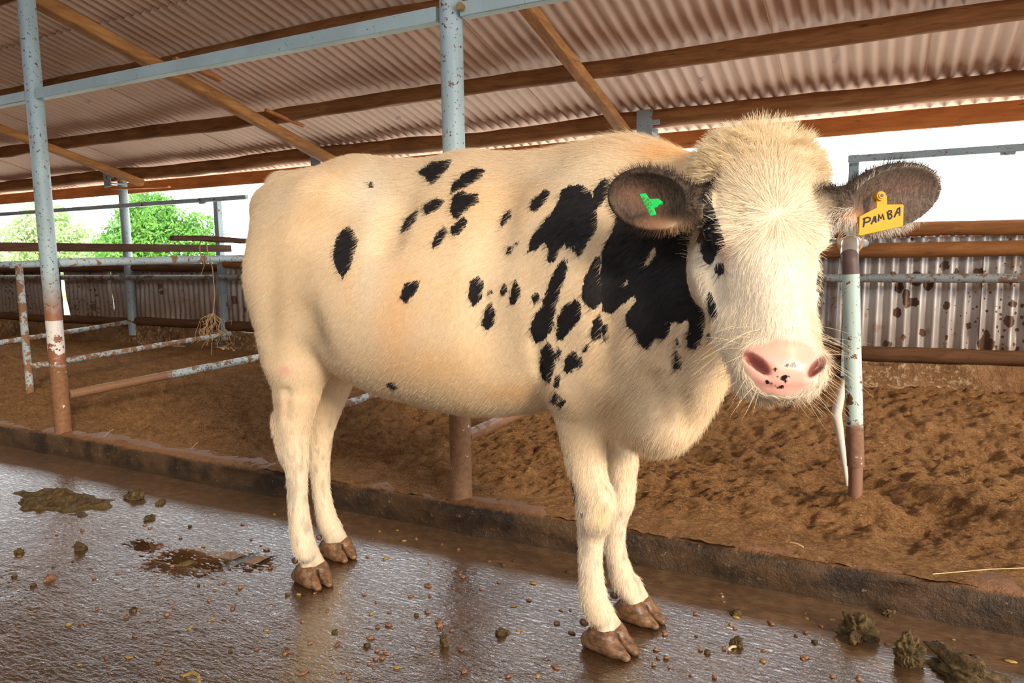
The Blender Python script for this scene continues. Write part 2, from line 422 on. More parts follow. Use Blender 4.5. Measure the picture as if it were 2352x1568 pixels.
M['leaf_pale']=leafmat('pale_leaf',(.30,.50,.18),(.55,.62,.38),(.65,.52,.36))
# ================= the shed =================
def heights_curve(x):  # wavy front line of the curb
    return 2.27+.012*fbm(x*1.3,0.3,0,3,5)
# floor
nx,ny=260,120
xs=np.linspace(-12,5,nx);ys=np.linspace(-2.5,2.35,ny)
X,Y=np.meshgrid(xs,ys,indexing='ij');Z=.0015*fbm(X*3,Y*3,0,3,9)
idx=np.arange(nx*ny).reshape(nx,ny);q=np.stack([idx[:-1,:-1],idx[1:,:-1],idx[1:,1:],idx[:-1,1:]],-1).reshape(-1,4)
tag(mesh_obj('floor',np.stack([X,Y,Z],-1).reshape(-1,3),q,M['floor']),'wet brown concrete floor with shallow puddles','floor',kind='structure')
# curb (profile swept in x)
xs=np.concatenate([np.arange(-12,-5,.08),np.arange(-5,1.2,.025),np.arange(1.2,5,.1)]);prof=[(0.008,-.02),(.004,.02),(0,.05),(.0,.09),(.003,.108),(.012,.118),(.03,.122),(.12,.118),(.16,.08)]
P=[];
for i,(dy,z) in enumerate(prof):
    nz=fbm(xs*6,i*.7,0,4,3)*.006;nb=fbm(xs*1.7,i*.2,4,3,8)*.008;nz=nz*1.6+fbm(xs*30,i*1.7,2,2,9)*.003
    P.append(ST(xs,heights_curve(xs)+dy+nz,z+(nb+nz if i>2 else 0)))
P=np.array(P).transpose(1,0,2);nx,ny=P.shape[:2];idx=np.arange(nx*ny).reshape(nx,ny)
q=np.stack([idx[:-1,:-1],idx[1:,:-1],idx[1:,1:],idx[:-1,1:]],-1).reshape(-1,4)
tag(mesh_obj('trim_1',P.reshape(-1,3),q,M['curb']),'low dark concrete curb between the wet floor and the bedding','curb',kind='structure')
# bedding
def bed_z(x,y):
    t=smooth(2.33,2.6,y)
    z=.122+.03*t+.05*smooth(2.7,4.6,y)+.06*smooth(3.4,4.6,y)*smooth(-2.5,-.6,x)
    z=z+t*(.022*fbm(x*2.2,y*3,0,3,1)+.024*(np.abs(fbm(x*6,y*9,0,3,2))-.4)+.013*fbm(x*20,y*28,0,4,3)+.0045*fbm(x*44+y*14,y*62-x*8,0,2,33))+.003*fbm(x*40,y*50,0,2,6)
    # furrows round the bent pipe at right
    r=np.hypot(x+.06,(y-2.77));z=z+.05*np.exp(-(r/.10)**2)-.02*np.exp(-((r-.25)/.09)**2)
    z=z+.035*np.exp(-(((x-.25)*.55+(y-2.95))/.05)**2)*smooth(-.1,.1,x)*.6
    for (hx,hy) in ((-2.35,2.63),(-2.9,2.75),(-2.45,2.85),(-3.2,2.6),(-.9,2.62),(.35,2.62)):
        z=z-.032*np.exp(-((x-hx)**2+((y-hy)*1.6)**2)/.0035)
    return z
xs=np.concatenate([np.arange(-12,-6,.05),np.arange(-6,-4,.025),np.arange(-4,-3,.0125),np.arange(-3,1.4,.008),np.arange(1.4,4.5,.06)])
ys=np.concatenate([np.arange(2.2875,3.4,.008),np.arange(3.4,3.6,.0125),np.arange(3.6,4.856,.025)])
X,Y=np.meshgrid(xs,ys,indexing='ij');Z=bed_z(X,Y);Z=np.where(Y<2.33,Z-(2.33-Y)*.10+.004*fbm(X*25,Y*25,0,3,8),Z);Y=Y+(heights_curve(X)-2.27)*smooth(2.5,2.3,Y)
nx,ny=X.shape;idx=np.arange(nx*ny).reshape(nx,ny);q=np.stack([idx[:-1,:-1],idx[1:,:-1],idx[1:,1:],idx[:-1,1:]],-1).reshape(-1,4)
tag(mesh_obj('sawdust_bedding',np.stack([X,Y,Z],-1).reshape(-1,3),q,M['bedding']),'loose reddish brown sawdust bedding covering the stalls','bedding',kind='stuff')
# low concrete wall
xs=np.arange(-12,4.5,.06);rows=[(4.85,.0),(4.85,.1),(4.85,.2),(4.85,.3),(4.85,.38),(4.865,.425),(4.90,.43),(4.99,.43),(5.0,.40),(5.0,-.4)]
P=[]
for i,(y,z) in enumerate(rows):
    dip=-.055*np.exp(-((xs+5.35)/.22)**2) if 4<=i<=8 else 0
    P.append(ST(xs,y+.006*fbm(xs*3,i*.5,0,3,4),z+.008*fbm(xs*2,i,1,3,5)+dip))
P=np.array(P).transpose(1,0,2);nx,ny=P.shape[:2];idx=np.arange(nx*ny).reshape(nx,ny)
q=np.stack([idx[:-1,:-1],idx[1:,:-1],idx[1:,1:],idx[:-1,1:]],-1).reshape(-1,4)
tag(mesh_obj('wall_back',P.reshape(-1,3),q,M['muddy_wall']),'low mud smeared concrete wall behind the stalls','wall',kind='structure')
# corrugated iron wall sheets
def corrugated(x0,x1,ztop,zbot,y,name,label,bend=0,n=7,seed=0):
    xs=np.arange(x0,x1,.076/12);nz=26;zs=np.linspace(zbot,ztop,nz)
    X,Z=np.meshgrid(xs,zs,indexing='ij')
    dent=.008*fbm(X*3,Z*5,seed,2,seed)+.006*np.maximum(fbm(X*9,Z*12,seed,2,seed+3),0)*smooth(.75,.45,Z)
    Y=y+.015*np.cos(2*pi*X/.076)*(1-.25*np.maximum(vnoise(X*5,Z*6,0,seed),0))+dent+bend*np.exp(-((X-x0)/.05)**2)*smooth(.8,.45,Z)
    nx=len(xs);idx=np.arange(nx*nz).reshape(nx,nz);q=np.stack([idx[:-1,:-1],idx[1:,:-1],idx[1:,1:],idx[:-1,1:]],-1).reshape(-1,4)
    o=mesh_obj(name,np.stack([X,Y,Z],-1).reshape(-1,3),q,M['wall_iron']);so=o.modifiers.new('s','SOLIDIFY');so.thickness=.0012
    return tag(o,label,'metal sheet',kind='structure')
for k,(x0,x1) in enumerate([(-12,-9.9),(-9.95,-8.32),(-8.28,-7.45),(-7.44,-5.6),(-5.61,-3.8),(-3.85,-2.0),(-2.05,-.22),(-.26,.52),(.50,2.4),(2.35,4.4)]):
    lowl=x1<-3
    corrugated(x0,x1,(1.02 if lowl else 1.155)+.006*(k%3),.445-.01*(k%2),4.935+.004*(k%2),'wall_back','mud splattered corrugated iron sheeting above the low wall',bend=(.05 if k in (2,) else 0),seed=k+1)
# roof: overlapping corrugated sheets, one ceiling
KR=.2586
def roofz(y): return 1.985+(4.75-y)*KR
V_=[];F_=[];n0=0
x=-12.0;k=0
while x<4.6:
    wd_=.79
    for (ya,yb,dz) in ((5.20,2.9,0),(3.0,.8,.010),(.9,-1.9,.020)):
        xs=np.arange(x,x+wd_+.001,.076/10);ys=np.linspace(ya,yb,9)
        X,Y=np.meshgrid(xs,ys,indexing='ij')
        Z=roofz(Y)+.035+dz+.007*(k%2)+.0115*np.cos(2*pi*(X-x)/.076)+.004*fbm(X*1.5,Y*1.1,0,2,4)+.0035*np.exp(-((X-x)/.012)**2)*(-1)
        nx,ny=X.shape;idx=np.arange(nx*ny).reshape(nx,ny)+n0;n0+=nx*ny
        V_.append(np.stack([X,Y,Z],-1).reshape(-1,3));F_.append(np.stack([idx[:-1,:-1],idx[:-1,1:],idx[1:,1:],idx[1:,:-1]],-1).reshape(-1,4))
    x+=.76-.0;k+=1
ro=tag(mesh_obj('ceiling',np.concatenate(V_),np.concatenate(F_),M['roof']),'sloping corrugated iron roof seen from below','roof',kind='structure')
so=ro.modifiers.new('s','SOLIDIFY');so.thickness=.0015
# faint maker stamps on the sheets
for (sx,sy,an) in ((1228,95,.5),(1920,135,1.3),(592,215,.6),(1612,182,.9),(2280,150,1.5),(915,270,.6),(205,232,.4),(462,342,.5)):
    r_=ray(sx,sy);t=(1.985+4.75*KR+.022-H)/(r_[2]+KR*r_[1]);p=C+r_*t
    a=np.array([cos(an),-sin(an)*cos(atan(KR)),sin(an)*sin(atan(KR))]);b=np.cross(a,np.array([0,KR,1])/sqrt(1+KR*KR));b/=np.linalg.norm(b)
    mb=MB()
    ring=[p+(a*cos(t2)*.022+b*sin(t2)*.017) for t2 in np.linspace(0,2*pi,17)];mb.tube(ring,.0011,5,caps=False)
    for q0 in (-.045,-.034): mb.tube([p+a*q0-b*.012,p+a*(q0+.004)+b*.012],.001,4)
    mb.tube([p-a*.012-b*.008,p+b*.010,p+a*.004-b*.008,p+a*.012+b*.008],.001,4)
    mb.tube([p+a*.03-b*.01,p+a*.032+b*.01,p+a*.045+b*.006],.001,4)
    o=mb.build('stamp_mark',M.setdefault('stamp',flat('stamp_ink',(.42,.40,.44),.6)),ro)
# purlins and rafters
def log(name,pts,r,mat,label,cat,wob=.13,seed=0,group=None,n=18,**kw):
    mb=MB();mb.tube(pts,r,n,wob,seed,step=.09,**kw)
    c=np.mean(np.array(pts,float),0);c=np.array(pts[0],float)
    return tag(mb.build(name,mat,None,True,loc=c),label,cat,group)
def wavy(x0,x1,y,z,amp,seed,n=26):
    xs=np.linspace(x0,x1,n);return [(x,y+amp*.5*float(fbm(x*.8,1,0,2,seed)),z+amp*float(fbm(x*.7,5,0,2,seed+1))) for x in xs]
log('roof_purlin',wavy(-12,4.5,4.75,roofz(4.75)-.055,.014,3),.059,M['log'],'thick wavy eave log carrying the lower edge of the iron roof','roof beam',seed=3)
log('roof_purlin',wavy(-12,4.5,4.05,roofz(4.05)-.045,.014,5),.049,M['log'],'brown purlin log next up the roof from the eave log','roof beam',seed=5)
log('roof_purlin',wavy(-12,4.5,3.26,roofz(3.26)-.048,.014,8),.053,M['log'],'dark purlin log highest in view, partly behind the blue beam','roof beam',seed=8)
log('roof_purlin',wavy(-12,4.5,2.42,roofz(2.42)-.055,.014,11),.042,M['log'],'purlin log above the blue steel beam','roof beam',seed=11)
log('roof_purlin',wavy(-12,4.5,.9,roofz(.9)-.055,.014,12),.042,M['log'],'purlin log near the open front of the roof','roof beam',seed=12)
def rafter(x,label,seed,w=(.026,.05),y0=4.72,dx=0,mat='log_y'):
    pts=[(x+dx*(i/12)+.006*float(fbm(i*.4,seed,0,2,seed)),y0-(y0+1.2)*i/12,roofz(y0-(y0+1.2)*i/12)-.152+.006*float(fbm(i*.5,seed,3,2,seed))) for i in range(13)]
    return log('rafter',pts,1,M[mat],label,'rafter',wob=.10,seed=seed,n=20,prof=(w[0],w[1],.45))
rafter(-4.05,'long rough rafter crossing the blue beam above the cow\'s rump',21,(.045,.038))
rafter(-1.55,'knotty orange rafter behind the top of the middle post',22,(.036,.032),dx=-.02)
rafter(-6.52,'rough rafter ending at the eave near the left edge of the roof',23,(.04,.035))
rafter(-9.05,'rafter farthest off on the left',24,(.04,.035))
rafter(.95,'rafter beyond the right side of the cow',25,(.036,.032))
# splice scabs nailed to the rafter
def board(name,a,b,w,t,mat,label,cat,parent=None,group=None,seed=1):
    a=np.array(a,float);b=np.array(b,float)
    mb=MB();mb.tube([a,b],1,12,.08,seed,step=.08,prof=(w/2,t/2,.3))
    o=mb.build(name,M[mat],parent,True,loc=a if parent is None else None)
    return tag(o,label,cat,group) if parent is None else o
def onroof(x,y,off):
    r_=ray(x,y);t=(1.985+off+4.75*KR-H)/(r_[2]+KR*r_[1]);return C+r_*t
board('wood_offcut',onroof(400,135,-.13),onroof(505,183,-.13),.05,.025,'orange_board','short orange board nailed beside the long rafter at the blue beam','board')
board('wood_offcut',onroof(610,252,-.10),onroof(697,289,-.10),.03,.02,'orange_board','thin splinter of board nailed on the rafter above the rump','board')
# fascia
for k,(x0,x1) in enumerate(((-12,-7.18),(-7.2,-3.28),(-3.3,.37),(.35,4.4))):
    mb=MB();mb.tube([(x0,5.10,1.851),(x1,5.10,1.851)],1,12,.04,30+k,step=.2,prof=(.013,.060,.25))
    tag(mb.build('fascia_board',M['orange_board'],None,True,loc=(x0,5.10,1.84)),('orange fascia board under the far left of the eave','orange fascia board behind the round eave post, left of the cow','orange fascia board above the cow\'s back','orange fascia board at the right above the bright gap')[k],'board')
# small brace board at the eave left
board('wood_offcut',(-6.95,4.70,1.80),(-6.35,4.9,1.80),.05,.02,'orange_board','short orange brace board beside the round eave post','board')
# ---- front posts and beam
def post(x,y,z0,z1,r,mat,label,lean=(0,0),name='steel_post',group=None,parts=True):
    e=empty(name,(x,y,z0),label,'post',group)
    mb=MB();mb.tube([(0,0,0),(lean[0]*.5,lean[1]*.5,(z1-z0)/2),(lean[0],lean[1],z1-z0)],r,32,step=.1);mb.build('pipe',mat,e)
    if parts:
        mb=MB();mb.box((-.06,-.06,z1-z0-.008),(.06,.06,z1-z0));mb.build('cap_plate',mat,e)
    return e
post(-4.03,2.33,.10,roofz(2.33)-.12,.042,M['post_left'],'pale blue steel post at left with a white painted band and muddy foot',parts=False)
mp=post(-1.44,2.33,.10,roofz(2.33)-.105,.042,M['post_mid'],'pale blue steel post rising behind the middle of the cow\'s back')
mb=MB();mb.tube([(.062,-.045,1.84),(.062,-.02,1.84)],.013,12);mb.build('bolt',M['crumb_y'],mp)
post(1.15,2.33,.10,roofz(2.33)-.105,.042,M['post_mid'],'pale blue steel post beyond the right edge')
for (x0,x1,lb) in ((-11.5,-4.08,'pale blue square steel beam left of the left post'),(-3.98,-1.49,'long pale blue square steel beam between the two front posts'),(-1.39,1.1,'pale blue square steel beam right of the middle post')):
    mb=MB();mb.box((0,-.024,-.026),(x1-x0,.024,.026))
    if x0==-3.98:
        xs_=1.62;mb.box((xs_,-.026,-.028),(x1-x0,-.023,-.018))
    tag(mb.build('steel_beam',M['beam'],None,False,loc=None,bevel=.004),lb,'beam').location=(x0,2.33,1.937)
# ---- stall dividers
def rail(x,y0,z0,y1,z1,mat,label,r=.024,x1=None,name='stall_rail'):
    mb=MB();mb.tube([(0,0,0),((x1 if x1 is not None else x)-x,y1-y0,z1-z0)],r,20,.02,int(abs(x*10)),step=.12)
    o=mb.build(name,M[mat],None,True);o.location=(x,y0,z0);return tag(o,label,'rail')
rail(-4.03,2.375,1.058,4.80,1.09,'rail','upper blue rail running back from the left post')
rail(-4.03,2.375,.325,4.80,.38,'rail_mud','lower rusty rail running back from the left post',.026)
rail(-1.44,2.375,1.058,4.80,1.09,'rail','upper rail running back from the middle post behind the cow')
rail(-1.44,2.375,.355,4.80,.37,'rail_mud','lower rail running back from the middle post under the belly',.026)
# set-back divider frames
def divider(x,label,lowz,mat,y=2.80):
    e=empty('stall_divider',(x,y,bed_z(np.array(x),np.array(y))-.05),label,'stall divider')
    b=float(e.location.z)
    mb=MB();mb.tube([(0,0,0),(0,0,1.05-b)],.024,20,step=.1);mb.build('upright',M[mat],e)
    mb=MB();mb.tube([(0,-.05,1.05-b),(0,4.80-y,1.09-b)],.024,20,step=.12);mb.build('top_rail',M['rail'],e)
    mb=MB();mb.tube([(0,.02,lowz-b),(0,4.62-y,lowz+.06-b)],.022,20,step=.12);mb.build('lower_rail',M['rail_low'],e)
    return e
divider(-5.3,'divider frame with rusty upright just behind the left post',.34,'rail_low',2.86)
divider(-2.68,'divider frame seen between the cow\'s hind legs',.24,'rail_low',3.0)
# leftmost: rail against the far wall
rail(-6.72,3.0,.36,4.8,.44,'rail_low','low dark rail at the far left, ending at the round eave post',.024,x1=-7.0)
rail(-6.62,2.4,1.03,4.8,1.09,'rail','upper blue rail at the far left edge')
# right bent pipe
e=empty('stall_divider',(-.06,2.77,.12),'bent blue pipe divider standing in the bedding at right','stall divider')
mb=MB();mb.tube([(0,0,0),(-.004,0,.20)],.0235,28,step=.03);mb.build('sleeve',flat('muddy_pipe',(.22,.11,.065),.6),e)
mb=MB();mb.tube([(-.004,0,.18),(-.03,0,.6),(-.045,0,.86)],.0285,28,step=.03);mb.build('upright',M['pipe_r'],e)
mb=MB();mb.tube([(-.045,0,.86),(-.049,0,.905),(-.052,.012,.93)],.0282,28,step=.006);mb.build('bare_elbow',flat('brown_primer',(.10,.06,.05),.5),e)
mb=MB();mb.tube([(-.052,.008,.925),(-.053,.03,.945),(-.055,.075,.965)],[.029]*3,28);mb.build('collar',M['galv'],e)
mb=MB();mb.tube([(-.053,.06,.96),(-.055,.12,.975),(-.055,2.03,.99)],.0235,24,step=.05);mb.build('top_rail',M['rail'],e)
mb=MB();mb.tube([(-.035,.30,-.0),(-.075,.30,.24),(-.088,.30,.30),(-.075,.30,.38),(-.06,.30,.45)],[.006,.016,.02,.017,.006],14,step=None)
o=mb.build('wrapped_cord',M['plastic'],e)
# wire tie at the joint
mb=MB()
for k in range(4): 
    th=np.linspace(0,2*pi,15);mb.tube([(-.053+(.035+.003*k)*cos(t),.04+.02*k*.3+.004*k,.96+(.035+.004*k)*sin(t)+.005*k) for t in th],.0018,5,caps=False)
mb.build('twine_tie',M['twine'],e)
# ---- posts of the back wall
def strap_post(x,label,r=.045):
    e=empty('eave_post',(x,4.85,.30),label,'post')
    mb=MB();mb.tube([(0,0,0),(0,0,1.60)],r,24,step=.2);mb.build('pipe',M['steel_far'],e)
    mb=MB();mb.box((-.05,-.16,1.545),(.05,.02,1.56));mb.box((-.052,-.165,1.52),(.052,-.155,1.70));mb.box((.05,-.165,1.60),(.10,-.155,1.63));mb.build('strap',M['steel_far'],e,False)
    return e
strap_post(-7.0,'round blue eave post left of the cow with a metal strap on top')
strap_post(-1.435,'eave post whose grey strap shows above the cow\'s withers')
strap_post(-4.25,'round eave post hidden behind the cow\'s hindquarters')
def stanchion(x,label,w=.045,z0=.30,z1=1.635):
    mb=MB();mb.box((-w/2,-w/2,0),(w/2,w/2,z1-z0))
    o=mb.build('square_post',M['steel_far'],None,False,bevel=.003);o.location=(x,4.85,z0);return tag(o,label,'post')
stanchion(-8.45,'thin square post left of the tree, behind the left post',.05)
stanchion(-5.63,'square steel post just left of the cow\'s rump',.055)
stanchion(-2.9,'square steel post behind the cow\'s flank')
stanchion(-.19,'square steel post above the cow\'s dark ear at right',.055)
for x0,x1,z,lb in ((-12,-5.16,1.632,'thin grey top rail crossing in front of the tree'),(-.22,4.2,1.605,'thin grey top rail in the bright gap at right')):
    mb=MB();mb.box((0,-.02,-.02),(x1-x0,.02,.02));mb.tube([(x1-x0-.62 if x0<-5 else .75,0,-.02),(x1-x0-.55 if x0<-5 else .82,0,-.02)],.016,8)
    o=mb.build('top_rail',M['steel_far'],None,False,bevel=.003);o.location=(x0,4.775,z);tag(o,lb,'rail')
def wall_pipe(x0,x1,lb):
    mb=MB();mb.tube([(0,0,0),(x1-x0,0,0)],.026,20,.02,3,step=.25);o=mb.build('wall_pipe',M['steel_dark'],None);o.location=(x0,4.79,.905);tag(o,lb,'pipe')
wall_pipe(-12,-7.06,'dark pipe on the iron wall left of the round eave post')
wall_pipe(-6.95,-5.67,'dark pipe on the iron wall between round and square posts')
wall_pipe(-5.58,-2.95,'dark pipe on the iron wall behind the rump')
wall_pipe(-2.85,4.3,'blue grey pipe along the iron wall at right')
log('wall_pole',wavy(-2.9,4.3,4.895,1.185,.006,41),.042,M['pole'],'thick peeled pole along the top of the iron wall at right','pole',seed=41,wob=.08)
log('wall_pole',wavy(-2.9,4.3,4.875,1.068,.006,43),.044,M['pole'],'second peeled pole under the top pole at right','pole',seed=43,wob=.10)
log('wall_pole',wavy(-12,-5.66,4.88,1.0,.008,45),.04,M['dirty_log'],'dirty pole along the wall top at far left','pole',seed=45,wob=.1)
log('wall_pole',wavy(-5.6,-2.95,4.88,1.03,.006,46),.045,M['pole'],'pole along the wall top just left of the cow','pole',seed=46,wob=.1)
log('wall_pole',wavy(-2.9,4.3,4.87,.452,.008,47),.044,M['dirty_log'],'mud caked log at the foot of the iron wall at right','pole',seed=47,wob=.12)
log('wall_pole',wavy(-6.95,-5.0,4.87,.445,.012,48),.045,M['dirty_log'],'mud caked log at the foot of the wall by the square post','pole',seed=48,wob=.12)
log('wall_pole',wavy(-12,-7.05,4.87,.44,.012,49),.045,M['dirty_log'],'mud caked log at the foot of the wall at far left','pole',seed=49,wob=.12)
log('wall_pole',wavy(-5.0,-2.95,4.87,.45,.012,50),.045,M['dirty_log'],'mud caked log at the foot of the wall behind the rump','pole',seed=50,wob=.12)
# planks tied on the dividers
mb=MB();mb.box((-.03,0,-.03),(.03,1.95,.03))
o=mb.build('plank',M['dark_plank'],None,False,bevel=.004);o.location=(-5.3,2.72,1.172);tag(o,'dark square-cut timber lying on the divider rail left of the cow','plank')
mb=MB();mb.tube([(0,0,0),(0.0,.25,.008),(-.01,.55,-.004),(0,.8,.004),(0,1.3,0)],1,12,.25,9,step=.05,prof=(.02,.018,.6))
o=mb.build('plank',M['dark_plank'],None,True,loc=None);o.location=(-4.03,3.10,1.203);tag(o,'short rough plank tied over the rail beside the rump','plank')
# hanging twine
mb=MB()
c0=np.array([-4.03,3.36,1.13])
mb.tube([c0+np.array([-.028+.0*cos(t),.03*cos(t),.088*sin(t)]) + np.array([.055*(t>pi),0,0])*0 for t in np.linspace(0,2*pi,20)],.0035,6,caps=False)
mb.tube([c0+np.array([.03,0,-.05]),c0+np.array([.035,.01,-.12]),c0+np.array([.03,.02,-.3]),c0+np.array([.03,-.005,-.43])],.003,6,step=.04)
mb.tube([c0+np.array([.03,-.06,-.05]),c0+np.array([.03,-.05,-.10]),c0+np.array([.03,-.08,-.16])],.0018,5)
for k in range(30):
    a=c0+np.array([.03,-.005,-.42]);pts=[a];th=rng.uniform(0,2*pi)
    d=np.array([.02*cos(th),.04*sin(th),-.04])
    for i in range(5): a=a+d*rng.uniform(.5,1.1)+rng.normal(0,.018,3);d=d*.6+np.array([0,0,-.012]);pts.append(a)
    mb.tube(pts,.0014,4)
mb.tube([c0+np.array([.03,0,-.55]),c0+np.array([.03,-.03,-.62]),c0+np.array([.03,-.035,-.70])],.002,5)
o=mb.build('twine',M['twine'],None,True);tag(o,'frayed sisal twine hanging in a tuft from the rail left of the cow','twine')
# ---- outdoors
g=MB();g.box((-120,5.0,-.32),(60,160,-.30));tag(g.build('ground',M['grass'],None,False),'grass outside behind the shed','ground',kind='structure')
g=MB();g.box((-30,5.02,-.295),(16,16,-.285));tag(g.build('ground',flat('bounce_ground',(.78,.74,.66),.9),None,False),'added pale ground strip behind the shed, bouncing light up to the roof','ground',kind='structure')  # added pale reflector strip, brightens the roof underside near the eave
g=MB();g.box((-16,-3.6,0),(9,-3.4,3.1));tag(g.build('wall_blocker',flat('facing_blocker',(.16,.12,.09),.9),None,False),'added unseen wall opposite the shed, blocking low sky light','wall',kind='structure')  # added behind the camera to cut the sky fill from the front
g=MB();g.box((-12.3,-2.05,0),(-3.4,-1.95,3.6));tag(g.build('wall_blocker',flat('front_blocker',(.14,.10,.07),.9),None,False),'added unseen front panel keeping sky light off the left stalls','wall',kind='structure')  # unseen, added to shade the roof and bedding on the left
g=MB();g.box((-12.3,-3.4,0),(-12.1,5.0,2.6));tag(g.build('wall_blocker_left',flat('end_blocker',(.14,.10,.07),.9),None,False),'added unseen end panel dimming the left side of the shed','wall',kind='structure')  # unseen, added to stop sky light entering from the left end
g=MB();g.box((-40,-60,-.34),(40,-2.5,-.03));tag(g.build('ground',flat('yard_earth',(.22,.15,.09),.9),None,False),'open earth yard in front of the shed','ground',kind='structure')
def tree(name,loc,crowns,n,leaf,mat,label,trunk_r=.15,base=-.3):
    e=empty(name,(loc[0],loc[1],base),label,'tree')
    mb=MB();mb.tube([(0,0,0),(.1,0,.8),(0,.1,1.8)],trunk_r,12,.1,3,step=.3);
    for k in range(5):
        th=k*1.3;mb.tube([(0,.05,1.3),(.6*cos(th),.6*sin(th),1.9),(1.2*cos(th),1.2*sin(th),2.6)],trunk_r*.45,8,step=.3,taper=.4)
    mb.build('trunk',M['bark'],e)
    P_=[];N_=[]
    tot=sum(c[3]**2 for c in crowns)
    for (cx,cy,cz,r_) in crowns:
        k=int(n*r_**2/tot);d=rng.normal(size=(k,3));d/=np.linalg.norm(d,axis=1)[:,None]
        rr=r_*(1-.28*rng.random(k)**1.5)*(1+.12*fbm(d[:,0]*3+cx,d[:,1]*3+cy,d[:,2]*3,3,2))
        P_.append(np.array([cx,cy,cz])+d*rr[:,None]);N_.append(d)
    P_=np.concatenate(P_);N_=np.concatenate(N_);k=len(P_)
    N_=N_+rng.normal(0,.5,(k,3));N_/=np.linalg.norm(N_,axis=1)[:,None]
    a=np.cross(N_,rng.normal(size=(k,3)));a/=np.linalg.norm(a,axis=1)[:,None];b=np.cross(N_,a)
    L=leaf*rng.uniform(.7,1.3,k)[:,None]
    v=np.stack([P_-a*L,P_-b*L*.38+N_*L*.1,P_+a*L,P_+b*L*.38+N_*L*.1],1).reshape(-1,3)
    mesh_obj('foliage',v,np.arange(4*k).reshape(-1,4),mat,e,False)
    return e
tree('mango_tree',(-22.9,16.9),[(0,0,2.2,1.45),(-1.0,-.4,1.7,1.15),(1.0,.5,1.6,1.2),(.2,-.3,3.0,.95),(-.6,.3,2.9,.9),(1.35,.8,2.3,.8),(0,-1,1.2,1.2)],15000,.085,M['leaf'],'dense bright green tree outside left of the cow')
tree('pale_tree',(-31.0,18.0),[(0,0,2.2,1.5),(-1.7,-.6,1.8,1.3),(1.5,.3,1.7,1.2),(-.2,0,3.0,1.0)],9000,.10,M['leaf_pale'],'pale yellow green tree behind the left post')
tree('pale_tree',(-38.5,17.0),[(0,0,1.9,1.2),(-1.4,-.5,1.6,1.1),(1.3,.3,1.7,1.1)],5000,.09,M['leaf_pale'],'pale tree at the left edge of the view')
# ================= cow body =================
def W(w,x,y): return C+ray(x,y)*w
# head frame ---------------------------------------------------------------
PSI,PHI,ROL,TW,HS=radians(6),radians(60),radians(3.5),radians(14),1.06
_v=nrm(ray(1780,600));_t=nrm(V(-_v[0],-_v[1],0));_u=V(0,0,1.);_r=nrm(np.cross(_u,_t))
